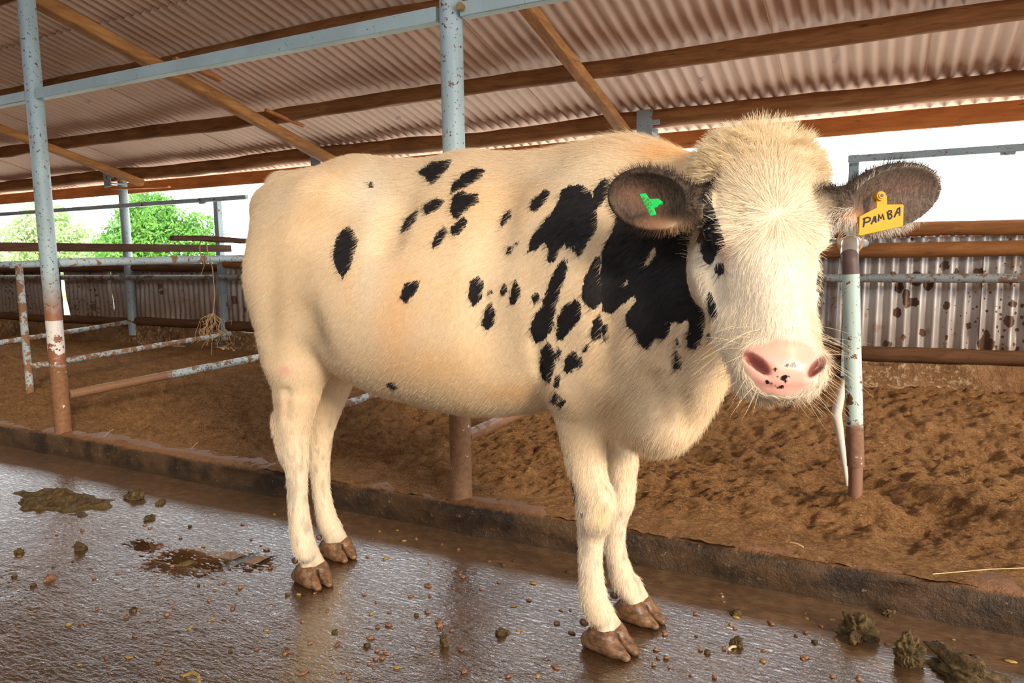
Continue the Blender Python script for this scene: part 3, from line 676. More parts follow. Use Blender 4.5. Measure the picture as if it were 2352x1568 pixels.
# image right as seen by camera
if _r@R<0:_r=-_r
_r2=_r*cos(ROL)+_u*sin(ROL);_u2=-_r*sin(ROL)+_u*cos(ROL)
_tt=cos(PSI)*_t+sin(PSI)*_r2; _ll=cos(PSI)*_r2-sin(PSI)*_t
HA=cos(PHI)*_tt-sin(PHI)*_u2; HN0=sin(PHI)*_tt+cos(PHI)*_u2; HN=cos(TW)*HN0+sin(TW)*_ll; HLt=cos(TW)*_ll-sin(TW)*HN0
POLL=W(1.38,1768,335)
def hd(s,n,l): return POLL+(HA*s+HN*n+HLt*l)*HS
HM=np.array([HA,HN,HLt])
EARS=[];HOOVES=[(1398,1488,-17,0),(1464,1420,-15,0),(720,1336,-20,0),(775,1276,-14,0)]
def build_cow(hc=.010,hf=.005):
    g=Grid(axis_coords(-2.1,.18,-.52,.14,hc,hf),axis_coords(1.0,2.2,1.05,1.62,hc,hf),axis_coords(-.02,1.45,.72,1.40,hc,hf))
    Y0=1.78
    P=lambda x,y,Y:ony(x,y,Y)
    # ---- barrel
    g.ell(V(-1.22,Y0,.93),(.44,.275,.31),.05)
    g.ell(V(-1.00,Y0,.93),(.36,.265,.33),.08)
    g.ell(V(-1.42,Y0,1.03),(.34,.235,.26),.08)
    g.ell(V(-.76,Y0,.98),(.30,.225,.31),.10)
    # spine / topline
    g.cone(V(-1.76,Y0,1.285),V(-1.45,Y0,1.25),.055,.095,.08)
    g.cone(V(-1.45,Y0,1.25),V(-1.05,Y0,1.235),.105,.10,.08)
    g.cone(V(-1.05,Y0,1.235),V(-.62,Y0,1.245),.10,.085,.08)
    # hips, rump
    g.ell(V(-1.56,Y0,1.10),(.23,.215,.20),.08)
    for sg in (-1,1):
        g.ell(V(-1.46,Y0+sg*.16,1.215),(.07,.05,.06),.10)        # hooks
        g.cone(V(-1.49,Y0+sg*.15,1.22),V(-1.72,Y0+sg*.085,1.225),.055,.05,.08)
        g.ell(V(-1.735,Y0+sg*.085,1.215),(.05,.045,.05),.05)         # pins
        g.ell(V(-1.605,Y0+sg*.125,1.02),(.14,.11,.25),.08)           # buttock
        g.cone(V(-1.635,Y0+sg*.115,.98),V(-1.62,Y0+sg*.115,.76),.12,.10,.07)
        # shoulder blade
        g.ell(V(-.62,Y0+sg*.135,1.02),(.16,.085,.27),.10)
        g.cone(V(-.64,Y0+sg*.14,1.03),V(-.49,Y0+sg*.15,.86),.085,.08,.09)
        g.cone(V(-.48,Y0+sg*.165,.86),V(-.66,Y0+sg*.13,.74),.085,.085,.05)
    # withers
    g.ell(V(-.60,Y0,1.20),(.20,.09,.13),.08)
    # chest, brisket
    g.ell(V(-.52,Y0-.01,.88),(.20,.19,.25),.08)
    g.ell(V(-.52,Y0-.03,.68),(.15,.10,.115),.06)
    # ---- neck
    N0=V(-.56,Y0-.01,1.08);N1=POLL+HA*.06-HN*.12+V(-.02,.03,-.01)
    mid=(N0+N1)/2
    g.cone(N0+V(0,0,.05),N1+V(-.03,.04,.0),.17,.085,.09)
    g.cone(N0+V(0.0,0,.12),POLL+V(-.07,.07,-.075),.095,.07,.07)
    g.cone(V(-.50,1.74,.95),N1+V(-.03,.02,-.08),.17,.085,.08)
    g.cone(V(-.46,1.72,.84),W(1.58,1600,700),.14,.07,.10)
    # dewlap
    g.cone(V(-.46,1.66,.67),W(1.66,1580,900),.05,.035,.09)
    g.cone(W(1.66,1580,900),W(1.56,1620,760),.032,.035,.06)
    g.cone(V(-.50,1.69,.645),V(-.45,1.63,.65),.06,.05,.07)
    # ---- legs  (x,y,z,r)
    def leg(px,Y,rs,k=.025,dy=None,k0=.05):
        pts=[]
        for i,((x,y),r_) in enumerate(zip(px,rs)):
            yy=Y+(dy[i] if dy else 0)
            p=ony(x,y,yy);pts.append((*p,r_))
        g.cone(pts[0][:3],pts[1][:3],pts[0][3],pts[1][3],k0);g.chain(pts[1:],.006)
    # near rear
    leg([(690,800),(682,900),(672,985),(682,1060),(683,1140),(690,1215),(699,1258),(704,1270)],1.67,
        [.105,.072,.052,.036,.031,.035,.036,.032],.03,[.01,0,0,0,0,0,0,0])
    leg([(640,960),(660,1040)],1.67,[.022,.026],.03)
    # far rear
    leg([(770,800),(757,880),(733,985),(733,1060),(738,1130),(750,1190),(762,1220),(767,1228)],1.89,
        [.105,.075,.05,.036,.031,.035,.036,.032],.03)
    leg([(703,955),(716,1040)],1.89,[.022,.026],.03)
    # near front
    leg([(1335,880),(1335,960),(1345,1060),(1358,1130),(1366,1170),(1357,1230),(1356,1300),(1362,1370),(1372,1405),(1378,1415)],1.69,
        [.085,.066,.052,.044,.045,.034,.031,.037,.035,.031],.025)
    leg([(1378,1150),(1372,1190)],1.66,[.036,.034],.02)
    # far front
    leg([(1400,900),(1410,980),(1425,1060),(1425,1110),(1422,1150),(1412,1200),(1412,1260),(1427,1320),(1438,1350),(1443,1358)],1.90,
        [.085,.062,.050,.044,.043,.033,.030,.035,.034,.030],.025)
    # flank hollow, behind shoulder, groove thigh
    for sg in (-1,1):
        g.ell(V(-1.36,Y0+sg*.30,1.17),(.12,.075,.075),.07,cut=True)
        g.ell(V(-.85,Y0+sg*.29,.84),(.04,.04,.15),.08,cut=True)
        g.ell(V(-1.44,Y0+sg*.305,.80),(.045,.08,.13),.06,cut=True)
    # creases and hollows seen on the near side
    g.groove([(1228,790),(1236,850),(1243,905)],.014,.018,.3)
    g.groove([(655,900),(655,965)],.012,.02,.2)
    g.groove([(1556,840),(1562,920),(1580,985)],.014,.025)
    g.groove([(1500,870),(1530,960)],.012,.03)
    g.groove([(1150,430),(1120,560)],.02,.09,1.2)
    g.groove([(1395,640),(1385,760),(1380,860)],.02,.05,.7)
    g.groove([(905,480),(880,540)],.04,.06,.6)
    for (x,y,a,bk) in HOOVES:      # two digits running into each cloven hoof
        p=onz(x,y,0);ca,sa=cos(radians(a)),sin(radians(a))
        q=onz(x,y,0)+V(-.022*ca,-.022*sa,.105)
        for sg in (-1,1):
            e_=p+V(.004*ca-sg*.022*sa*1,.004*sa+sg*.022*ca,.052)
            g.cone(q,e_,.026,.0235,.012)
    # tail
    tl=[V(-1.76,1.78,1.29,),V(-1.815,1.79,1.25),V(-1.84,1.80,1.12),V(-1.825,1.82,.90),V(-1.815,1.83,.70),V(-1.82,1.80,.55)]
    g.chain([(*p,r_) for p,r_ in zip(tl,[.04,.034,.026,.021,.017,.012])],.03)
    body_only=g.d.copy()
    # ---- head
    g.ell(hd(.055,-.085,0),(.095,.085,.098),.04,HM)
    g.ell(hd(-.01,-.045,0),(.05,.05,.075),.05,HM);g.ell(hd(.03,-.07,0),(.06,.06,.112),.05,HM)
    g.ell(hd(.14,-.060,0),(.11,.058,.092),.04,HM)
    for sg in (-1,1):
        g.ell(hd(.150,-.045,sg*.082),(.042,.030,.028),.03,HM)
        g.ell(hd(.155,-.15,sg*.07),(.10,.08,.045),.04,HM)
        g.cone(hd(.20,-.14,sg*.055),hd(.35,-.10,sg*.042),.052,.036,.05)
        g.cone(hd(.22,-.12,sg*.05),hd(.36,-.09,sg*.036),.04,.034,.04)
    g.cone(hd(.14,-.075,0),hd(.37,-.05,0),.072,.048,.04)
    g.cone(hd(.13,-.19,0),hd(.40,-.120,0),.052,.036,.05)
    g.ell(hd(.405,-.062,0),(.055,.054,.070),.03,HM)
    g.ell(hd(.425,-.055,0),(.040,.042,.060),.02,HM)
    g.ell(hd(.40,-.118,0),(.045,.03,.045),.02,HM)
    for sg in (-1,1):
        g.ell(hd(.40,-.085,sg*.042),(.05,.035,.028),.02,HM)
        na=nrm(HA*.62-HLt*sg*.62);nb=nrm(HN-na*(HN@na));nc=np.cross(na,nb)
        g.ell(hd(.415,-.036,sg*.046),(.030,.016,.019),.03,np.array([na,nb,nc]))
        g.ell(hd(.420,-.018,sg*.049),(.027,.024,.0065),.008,np.array([na,nb,nc]),cut=True)
        g.ell(hd(.152,-.055,sg*.118),(.024,.018,.018),.012,HM,cut=True)
        g.cone(hd(.19,-.08,sg*.100),hd(.27,-.085,sg*.085),.012,.008,.03,cut=True)
    g.cone(hd(.452,-.104,-.03),hd(.452,-.104,.03),.005,.005,.008,cut=True)
    g.groove([(1738,889),(1765,893),(1800,896),(1838,893)],.0045,.006,.3)
    # ---- ears
    EARS.clear()
    for sg,tip,base,w1,w2,wd in ((-1,(1403,442),(1600,478),1.46,1.38,.063),(1,(2150,432),(1925,475),1.42,1.34,.064)):
        A=W(w1,*tip);B=W(w2,*base);e1=nrm(A-B);L=np.linalg.norm(A-B)
        vv=-nrm(ray(*((np.array(tip)+base)/2)));e3=nrm(vv-e1*(vv@e1)+V(0,0,-.15));e2=nrm(np.cross(e3,e1));
        if e2[2]<0:e2=-e2
        e3=nrm(np.cross(e1,e2)); e3=e3 if e3@vv>0 else -e3
        M=np.array([e1,e2,e3]);c=B+e1*L*.52
        EARS.append((c,M,L,wd,sg,B))
        sub=Grid(*g.g)
        ear=Grid(*g.g)
        ear.ell(c,(L*.52,wd,.034),.002,M)
        ear.ell(c+e1*L*.08,(L*.34,wd*.6,.02),.002,M)
        ear.ell(c+e3*.021+e1*.0,(L*.47,wd*.84,.030),.004,M,cut=True)
        ear.cone(B-e3*.012,hd(.05,-.10,sg*.065),.036,.036,.02)
        m=ear.d<.1
        a,b=g.d[m],ear.d[m];k=.012;h=np.clip(.5+.5*(a-b)/k,0,1);g.d[m]=a*(1-h)+b*h-k*h*(1-h)
    v,f=surface_nets(g.g,g.d)
    ii=[np.clip(np.searchsorted(g.g[k],v[:,k]),0,len(g.g[k])-1) for k in range(3)]
    global BODY_D
    BODY_D=body_only[ii[0],ii[1],ii[2]]
    for it in range(4):      # gentle smoothing
        acc=np.zeros_like(v);cnt=np.zeros(len(v))
        for i in range(4):
            for j in ((i+1)%4,(i-1)%4):
                np.add.at(acc,f[:,i],v[f[:,j]]);np.add.at(cnt,f[:,i],1)
        v=v*.4+acc/cnt[:,None]*.6
    return v,f
# ================= the cow =================
cv,cf=build_cow(.009,.0045)
ORG=np.array([-1.10,1.78,0.])
def mesh_normals(v,fq):
    n=np.cross(v[fq[:,2]]-v[fq[:,0]],v[fq[:,3]]-v[fq[:,1]]);vn=np.zeros_like(v)
    for i in range(4): np.add.at(vn,fq[:,i],n)
    return vn/(np.linalg.norm(vn,axis=1)[:,None]+1e-12),n
vn,fn=mesh_normals(cv,cf)
PX,PY,PW=proj(cv)
rel=(cv-POLL)/HS
hs_,hn_,hl_=rel@HA,rel@HN,rel@HLt
# ears
earw=np.zeros(len(cv));earin=np.zeros(len(cv));eart=np.zeros(len(cv))
for (c,Mt,L,wd_,sg,B) in EARS:
    q=(cv-c)@Mt.T
    t=(q[:,0]/(L*.52));inside=((np.abs(q[:,1])<wd_*1.15)&(np.abs(q[:,2])<.05)&(t>-1.3)&(t<1.1))
    earw=np.where(inside,np.maximum(earw,smooth(-1.3,-1.12,t)),earw)
    r2=np.sqrt((q[:,0]/(L*.52))**2+(q[:,1]/wd_)**2)
    facing=vn@Mt[2]
    earin=np.where(inside&(facing>.2)&(q[:,2]<.035),np.maximum(earin,smooth(1.0,.6,r2)),earin);eart=np.where(inside,t,eart)
ishead=(hs_>-.10)&(hs_<.50)&(np.abs(hl_)<.135)&(hn_>-.215-.1*(hs_>.25))&(hn_<.12)&(earw<.3)
ishead=(BODY_D>.012)&(earw<.3)&(cv[:,0]>-.55)&(cv[:,2]>.75)
def poly_sd(x,y,poly):   # signed distance in px, negative inside
    p=np.array(poly,float);n=len(p);d=np.full(x.shape,1e9);inn=np.zeros(x.shape,bool)
    for i in range(n):
        a,b=p[i],p[(i+1)%n];e=b-a;wx,wy=x-a[0],y-a[1];t=np.clip((wx*e[0]+wy*e[1])/(e@e+1e-9),0,1)
        d=np.minimum(d,(wx-e[0]*t)**2+(wy-e[1]*t)**2)
        c=((a[1]>y)!=(b[1]>y))
        with np.errstate(divide='ignore',invalid='ignore'): c&=x<(b[0]-a[0])*(y-a[1])/(b[1]-a[1]+1e-12)+a[0]
        inn^=c
    return np.where(inn,-1,1)*np.sqrt(d)
def tr(polys,ox,oy,k): return [[(ox+u/k,oy+v/k) for u,v in p] for p in polys]
BODY=tr([[(980,225),(1060,175),(1150,165),(1125,215),(1045,290),(1020,255)],[(1155,345),(1160,305),(1220,240),(1290,210),(1335,215),(1310,255),(1240,300),(1180,325)],
[(1165,370),(1215,330),(1245,355),(1295,345),(1300,385),(1260,410),(1210,450),(1180,480),(1155,440)],[(1008,415),(1070,375),(1115,385),(1070,430),(1020,455)],[(885,540),(915,480),(972,435),(960,480),(920,530),(890,550)],
[(1055,640),(1070,580),(1120,520),(1125,550),(1095,610)],[(1158,560),(1165,520),(1220,475),(1240,500),(1210,545),(1170,570)],[(515,690),(530,600),(560,550),(600,525),(640,600),(620,670),(600,740),(565,805),(540,760)],
[(880,910),(905,840),(980,820),(965,870),(910,935)],[(1255,900),(1260,830),(1300,800),(1325,830),(1320,900),(1275,960)],[(1325,1060),(1345,980),(1370,940),(1390,980),(1390,1050),(1350,1090)],
[(1478,920),(1490,860),(1505,820),(1530,880),(1525,910),(1490,950)],[(1428,885),(1445,840),(1455,870),(1440,895)],[(1590,430),(1600,385),(1670,325),(1690,335),(1665,390),(1610,435)],[(1428,520),(1440,470),(1478,430),(1475,470)],
[(1460,670),(1470,635),(1490,635),(1475,665)],[(1505,620),(1520,605),(1522,618)],[(710,300),(716,282),(726,288),(722,305)],[(1362,895),(1366,870),(1374,880),(1370,898)],
[(1575,660),(1600,580),(1650,520),(1700,460),(1740,400),(1760,330),(1800,305),(1860,300),(1920,340),(1935,400),(1950,490),(1930,560),(1900,600),(1870,660),(1840,690),(1830,600),(1800,655),(1775,610),(1745,640),(1720,715),(1685,710),(1690,640),(1660,600),(1620,640)],
[(1930,420),(1935,330),(1970,280),(2015,262),(2000,350),(1950,430)],[(1590,1080),(1610,1020),(1660,960),(1690,850),(1730,760),(1780,690),(1785,760),(1750,860),(1720,960),(1700,1080),(1660,1140),(1615,1150)],
[(1735,1130),(1740,1020),(1780,950),(1830,925),(1860,960),(1850,1030),(1800,1090),(1750,1145)],[(1870,900),(1890,800),(1930,720),(1950,690),(1965,780),(1968,930),(1930,978),(1890,940)],[(1925,1110),(1935,1040),(1965,1005),(1975,1050),(1960,1135),(1930,1140)],
[(1985,1130),(1988,1070),(2008,1055),(2010,1120),(1995,1150)],[(1645,1300),(1650,1200),(1690,1150),(1715,1230),(1715,1300),(1690,1370),(1655,1350)],[(1725,1230),(1745,1175),(1758,1200),(1740,1245)],
[(1775,1310),(1780,1250),(1820,1205),(1850,1240),(1840,1280),(1790,1320)],[(1720,1400),(1725,1350),(1750,1335),(1735,1400)],[(1705,1475),(1725,1430),(1740,1450),(1720,1490)],[(1738,1500),(1750,1460),(1770,1480),(1755,1510)],
[(1875,1205),(1890,1170),(1910,1170),(1895,1205)],[(808,1385),(830,1376),(860,1405),(842,1414)],[(1850,1285),(1858,1240),(1868,1250),(1862,1285)],[(1600,905),(1625,885),(1635,915),(1612,945)]],550,300,2.3756)
BODY+=tr([[(150,590),(120,680),(75,770),(65,900),(80,1060),(105,1070),(130,1060),(175,1020),(215,990),(240,980),(245,1010),(190,1080),(195,1130),(240,1170),(255,1220),(285,1243),(305,1235),(325,1190),(380,1195),(400,1160),(400,1110),(440,1115),(470,1110),(490,1090),(505,1140),(490,1200),(500,1240),(530,1245),(550,1220),(570,1150),(568,1050),(550,1000),(540,900),(515,895),(520,850),(545,820),(560,650),(570,480),(330,470),(190,520)],
[(430,1340),(435,1260),(455,1290),(458,1350),(445,1345)],[(435,1225),(440,1200),(448,1235)],[(590,1180),(600,1175),(606,1195)],[(500,415),(545,393),(552,400),(512,428)]],1350,220,2.148)
BODY+=tr([[(245,640),(262,645),(275,690),(280,740),(265,735),(250,700)],[(306,795),(315,795),(312,806)]],1180,780,1.99)
HEAD=tr([[(565,760),(570,680),(580,560),(600,540),(625,600),(650,660),(668,735),(630,770),(605,830),(580,805)],[(568,520),(585,430),(608,430),(600,530)],[(636,860),(650,830),(668,850),(650,878)],[(598,1060),(603,980),(625,1040),(628,1082),(610,1084)],[(1138,960),(1143,875),(1160,900),(1156,960)]],1350,220,2.148)
HOLES=tr([[(275,840),(300,790),(325,740),(340,745),(335,790),(300,835)],[(175,930),(190,905),(205,910),(190,955)]],1350,220,2.148)
n1=fbm(cv[:,0]*60,cv[:,1]*60,cv[:,2]*60,2,3)
sd=np.full(len(cv),60.);near=(vn[:,1]<.35)&(cv[:,1]<1.80)
nb=near&~ishead&(earw<.5)
a_=np.full(nb.sum(),60.)
for p in BODY: a_=np.minimum(a_,poly_sd(PX[nb],PY[nb],p)-2.8)
for p in HOLES: a_=np.maximum(a_,-poly_sd(PX[nb],PY[nb],p)-1)
sd[nb]=a_
hb=ishead|((earw>=.3)&(eart<-.95));a_=np.full(hb.sum(),60.)
for p in HEAD: a_=np.minimum(a_,poly_sd(PX[hb],PY[hb],p)-5)
sd[hb]=np.where(((cv[hb]-C)*vn[hb]).sum(1)<0,a_,60)
# patches on the far flank, so the cow is spotted all round
far=~near&~ishead&(earw<.5)&(cv[:,2]>.80)&(cv[:,1]>1.82)
fb=fbm(cv[far][:,0]*3.2,cv[far][:,1]*2,cv[far][:,2]*3.2,3,77);sd[far]=(.52-fb)*60
# coat colour
cream=np.array([.77,.60,.40]);col=np.tile(cream,(len(cv),1))
def blend(w,c):
    global col
    col=col*(1-w[:,None])+np.array(c)*w[:,None]
blend(.5*smooth(.1,.9,fbm(cv[:,0]*5,cv[:,1]*5,cv[:,2]*5,3,4)),(.72,.52,.29))
def blob(x,y,rx,ry,c,s,mask=None,ang=0):
    dx,dy=PX-x,PY-y;ca,sa=cos(ang),sin(ang);u=(dx*ca+dy*sa)/rx;w_=(-dx*sa+dy*ca)/ry
    w=np.exp(-(u*u+w_*w_))*s*near if mask is None else np.exp(-(u*u+w_*w_))*s*mask
    blend(w,c)
nh=near&~ishead
gold=(.80,.46,.17);lt=(.82,.73,.58);gry=(.42,.34,.25);dirt=(.36,.25,.15)
blob(1520,350,70,22,(.82,.46,.16),.75,nh);blob(1590,390,50,30,gold,.35,nh)
blob(905,720,45,110,(.85,.45,.18),.5,nh);blob(1000,840,120,50,gold,.45,nh);blob(1180,900,90,25,gold,.5,nh);blob(800,600,20,120,gold,.35,nh);blob(1450,420,90,30,gold,.2,nh)
blob(1150,440,120,60,gold,.25,nh);blob(700,480,60,60,gold,.25,nh)
blob(850,440,50,60,lt,.7,nh);blob(1300,400,120,40,lt,.35,nh);blob(640,470,45,60,lt,.35,nh);blob(850,620,45,120,lt,.35,nh)
blob(640,560,50,150,(.60,.44,.26),.45,nh);blob(700,640,50,80,(.66,.47,.27),.4,nh);blob(640,720,20,110,dirt,.55,nh);blob(690,790,60,30,dirt,.25,nh);blob(730,770,20,40,dirt,.3,nh);blob(655,850,14,10,(.75,.38,.30),.7,nh)
blob(650,1010,16,60,gry,.5,nh);blob(720,1150,12,90,gry,.6,nh);blob(672,1150,10,90,gry,.35,nh);blob(640,930,9,50,(.2,.14,.1),.5,nh)
blob(1385,1180,18,26,(.70,.45,.12),.8,nh);blob(1370,1205,30,12,(.70,.48,.16),.6,nh);blob(1445,1100,12,40,(.74,.48,.17),.7,nh)
blob(1440,1105,16,26,(.35,.33,.28),.45,nh);blob(1365,1400,20,30,gold,.35,nh);blob(1430,1290,10,30,gold,.4,nh)
blob(1500,760,90,60,(.83,.60,.40),.2,nh)
# lower legs greyer and dirtier toward the hooves
lw=smooth(.16,.05,cv[:,2])*.45;blend(lw*(.5+.5*fbm(cv[:,0]*40,cv[:,1]*40,cv[:,2]*25,3,6)),(.45,.30,.17))
blend((smooth(.085,.05,cv[:,2])*.8)*(cv[:,0]<-1.3),(.48,.27,.13))
legw=smooth(.60,.35,cv[:,2])*.35;blend(legw,(.78,.72,.61))
sp_=fbm(cv[:,0]*70,cv[:,1]*70,cv[:,2]*30,3,16);blend(smooth(.25,.6,sp_)*smooth(.62,.4,cv[:,2])*.55,(.38,.32,.25))
# head colours
hm=ishead.astype(float)
blend(hm*.6,(.82,.75,.63));top=np.exp(-((hs_-.0)/.09)**2)*hm;blend(top*.45,(.84,.60,.33))
blend(np.exp(-((hs_-.25)/.12)**2-((hl_)/.05)**2)*hm*.35*(hn_>-.12),(.92,.86,.76))
blend(.6*np.exp(-(((PX-1770)/14)**2+((PY-530)/12)**2))*hm,(.85,.60,.42))
for (x,y,rx,ry) in ((1668,570,16,34),(1900,600,12,34)): blob(x,y,rx,ry,(.84,.50,.36),.65,hm)
# pink muzzle
mz=poly_sd(PX,PY,[(1712,800),(1740,790),(1790,778),(1850,785),(1872,800),(1882,850),(1865,885),(1830,902),(1790,906),(1745,895),(1712,850)])
front=ishead&(hs_>.33)&(((cv-C)*vn).sum(1)<.02)
pink=np.where(front,smooth(7,-7,mz+4*n1),0.)
blend(pink,(.82,.40,.32));blend(pink*.6*np.exp(-(((PX-1800)/50)**2+((PY-800)/14)**2)),(.84,.42,.28))
nos=np.zeros(len(cv))
for sg in (-1,1):
    c=hd(.417,-.024,sg*.049);dd=(cv-c);na=nrm(HA*.62-HLt*sg*.62);nbv=nrm(HN-na*(HN@na));nc=np.cross(na,nbv)
    nos=np.maximum(nos,smooth(1.25,.8,np.sqrt((dd@na/.030)**2+(dd@nc/.0095)**2+(dd@nbv/.04)**2)))
blend(nos*.85*hm,(.22,.05,.035))
for (x,y,r_) in ((1808,838,8),(1823,838,8),(1779,849,6),(1795,868,6),(1803,866,7),(1788,866,4),(1813,864,4),(1762,878,5),(1771,881,4),(1806,876,4),(1778,884,3),(1790,890,4),(1797,887,4)):
    sd=np.where(front,np.minimum(sd,np.hypot(PX-x,(PY-y)*1.2)-r_*.85),sd)
for sg in (-1,1):
    de=np.linalg.norm(cv-hd(.152,-.055,sg*.100),axis=1);sd=np.where(hb,np.minimum(sd,(de-.026)*600),sd)
# ears
ed=(.028,.019,.016)
blend(earw,ed);blend(earin*.5*smooth(-.9,.2,eart),(.075,.040,.030))
e0=(earin>0)
blob(1455,445,32,20,(.38,.17,.12),.5,e0*1.);blob(1478,470,40,26,(.25,.12,.085),.45,e0*1.);blob(1515,515,40,18,(.45,.20,.12),.6,earw);blob(1560,520,34,16,(.80,.52,.30),.85,earw)
blob(2060,430,60,22,(.12,.045,.034),.5,e0*1.);blob(1960,505,36,20,(.75,.36,.15),.9,earw);blob(2000,480,40,20,(.20,.09,.06),.5,e0*1.);blob(1965,530,60,12,(.90,.85,.78),.8,earw);blob(2050,528,70,9,(.80,.74,.66),.5,earw)
# eyelids darker inside the eye patch
cow=empty('cow',ORG,'young cream white cow with black patches standing side on, head turned to the viewer','cow')
body=mesh_obj('body',cv-ORG,cf,None,cow)
def setattr_(me,name,arr,ty='FLOAT',dom='POINT'):
    a=me.attributes.new(name,ty,dom)
    if ty=='FLOAT': a.data.foreach_set('value',np.asarray(arr,np.float32).ravel())
    elif ty=='FLOAT_COLOR': a.data.foreach_set('color',np.concatenate([arr,np.ones((len(arr),1))],1).astype(np.float32).ravel())
    else: a.data.foreach_set('vector',np.asarray(arr,np.float32).ravel())
setattr_(body.data,'coat',col,'FLOAT_COLOR');setattr_(body.data,'spot',np.clip(sd,-60,60));setattr_(body.data,'wet',np.clip(pink+nos,0,1))
m=NM('cow_hide');p=m.objpos()
coat=m.attr('coat');sp=m.attr('spot','Fac');wet=m.attr('wet','Fac')
v=m.scale(p,(1,1,.30),(0,.9,0));h=m.noise(210,4,.7,v,.4);h2=m.noise(70,4,.7,v,.3)
k=m.math('ADD',sp,m.math('ADD',m.math('MULTIPLY',m.math('SUBTRACT',h,.5),15),m.math('MULTIPLY',m.math('SUBTRACT',h2,.5),14)))
isb=m.step(k,-1.5,1.5,1,0)
c=m.mix(m.math('MULTIPLY',m.step(h,.35,.65,.22,0),m.math('SUBTRACT',1,wet)),coat,(.45,.30,.16))
c=m.mix(isb,c,(.008,.006,.007))
r=m.math('SUBTRACT',.62,m.math('MULTIPLY',wet,.38))
hh=m.math('ADD',h,m.math('MULTIPLY',h2,.6))
M['hide']=m.out(c,r,m.bump(hh,m.step(wet,0,1,.35,.08),.004),spec=.28)
m.b.inputs['Sheen Weight'].default_value=.08;m.b.inputs['Sheen Roughness'].default_value=.5
body.data.materials.append(M['hide'])
# hooves: cloven, one object per foot
hm_=NM('hoof_horn');n=hm_.noise(60,4,.6);z=hm_.sep()[2]
M['hoof']=hm_.out(hm_.mix(hm_.step(n,.35,.65),(.09,.048,.024),(.24,.115,.05)),.4,hm_.bump(hm_.noise(30,4,.6,hm_.scale(hm_.pos,(1,1,5))),.5,.004),spec=.5)
def hoof(x,y,head_deg,back,label=None,s=1.0):
    p=onz(x,y,0);a=radians(head_deg);hx,hy=cos(a),sin(a)
    g=Grid(*(np.arange(lo,hi,.0035,dtype=np.float32) for lo,hi in ((-.09,.10),(-.07,.07),(-.012,.10))))
    for sg in (-1,1):
        g.cone((-.038,sg*.026,.026),(.030,sg*.024,.022),.030,.025,.01)
        g.cone((.0,sg*.025,.05),(.070,sg*.020,.012),.024,.013,.02)
        g.cone((-.02,sg*.024,.058),(.01,sg*.023,.06),.026,.024,.02)
        g.ell((-.058,sg*.034,.082),(.014,.010,.014),.006)
    g.ell((.075,0,.03),(.055,.0045,.075),.003,cut=True)
    X_=g.g[2][None,None,:];g.d=np.maximum(g.d,-(X_-0.0)+0*g.d).astype(np.float32)
    v,fq=surface_nets(g.g,g.d);v=v*s;v[:,2]*=np.where(v[:,2]>0,.80,1)
    w=np.stack([p[0]+v[:,0]*hx-v[:,1]*hy,p[1]+v[:,0]*hy+v[:,1]*hx,v[:,2]],1)-ORG
    return mesh_obj('hoof',w,fq,M['hoof'],cow)
for hv in HOOVES: hoof(*hv)
# eyes
M['eye']=flat('eye',(.006,.005,.008),.05,spec=.8)
for sg in (-1,1):
    c=hd(.152,-.055,sg*.097)-ORG
    bm=bmesh.new();bmesh.ops.create_uvsphere(bm,u_segments=24,v_segments=16,radius=.021);v=np.array([q.co[:] for q in bm.verts])+c;fc=[tuple(x.index for x in q.verts) for q in bm.faces];bm.free()
    e=mesh_obj('eye',v,fc,M['eye'],cow)
# ---- hair as fine strands
def sample_faces(n,weight=None):
    area=np.linalg.norm(fn,axis=1)*.5
    w=area if weight is None else area*weight
    cs=np.cumsum(w);i=np.searchsorted(cs,rng.random(n)*cs[-1]);i=np.minimum(i,len(cf)-1)
    u,v=rng.random((2,n,1));q=cf[i]
    bl=lambda A:A[q[:,0]]*(1-u)*(1-v)+A[q[:,1]]*u*(1-v)+A[q[:,2]]*u*v+A[q[:,3]]*(1-u)*v
    nn=bl(vn);nn/=np.linalg.norm(nn,axis=1)[:,None]
    return i,bl(cv),nn,bl(col),bl(sd[:,None])[:,0]
def comb(p,n):
    r_=(p-POLL)/HS;s_,nn_,l_=r_@HA,r_@HN,r_@HLt
    head=(s_>-.12)&(s_<.5)&(np.abs(l_)<.13)&(nn_>-.22)
    d=np.tile(np.array([-.75,0,-.65]),(len(p),1))
    leg=smooth(.75,.5,p[:,2])[:,None];d=d*(1-leg)+np.array([-.1,0,-1])*leg
    back=smooth(1.15,1.3,p[:,2])[:,None];d=d*(1-back)+np.array([-1,0,-.1])*back
    dw=np.clip(s_-.145,-.3,.5)[:,None]*HA*6+ (l_[:,None])*HLt*9
    dh=dw+HN*.3
    d=np.where(head[:,None],dh,d)
    d=d/np.linalg.norm(d,axis=1)[:,None]
    t=d-n*(d*n).sum(1)[:,None];t/=np.linalg.norm(t,axis=1)[:,None]+1e-6
    return t,head
hairmat=NM('hair');hc=hairmat.attr('hcol');M['hair']=hairmat.out(hc,.55,spec=.25)
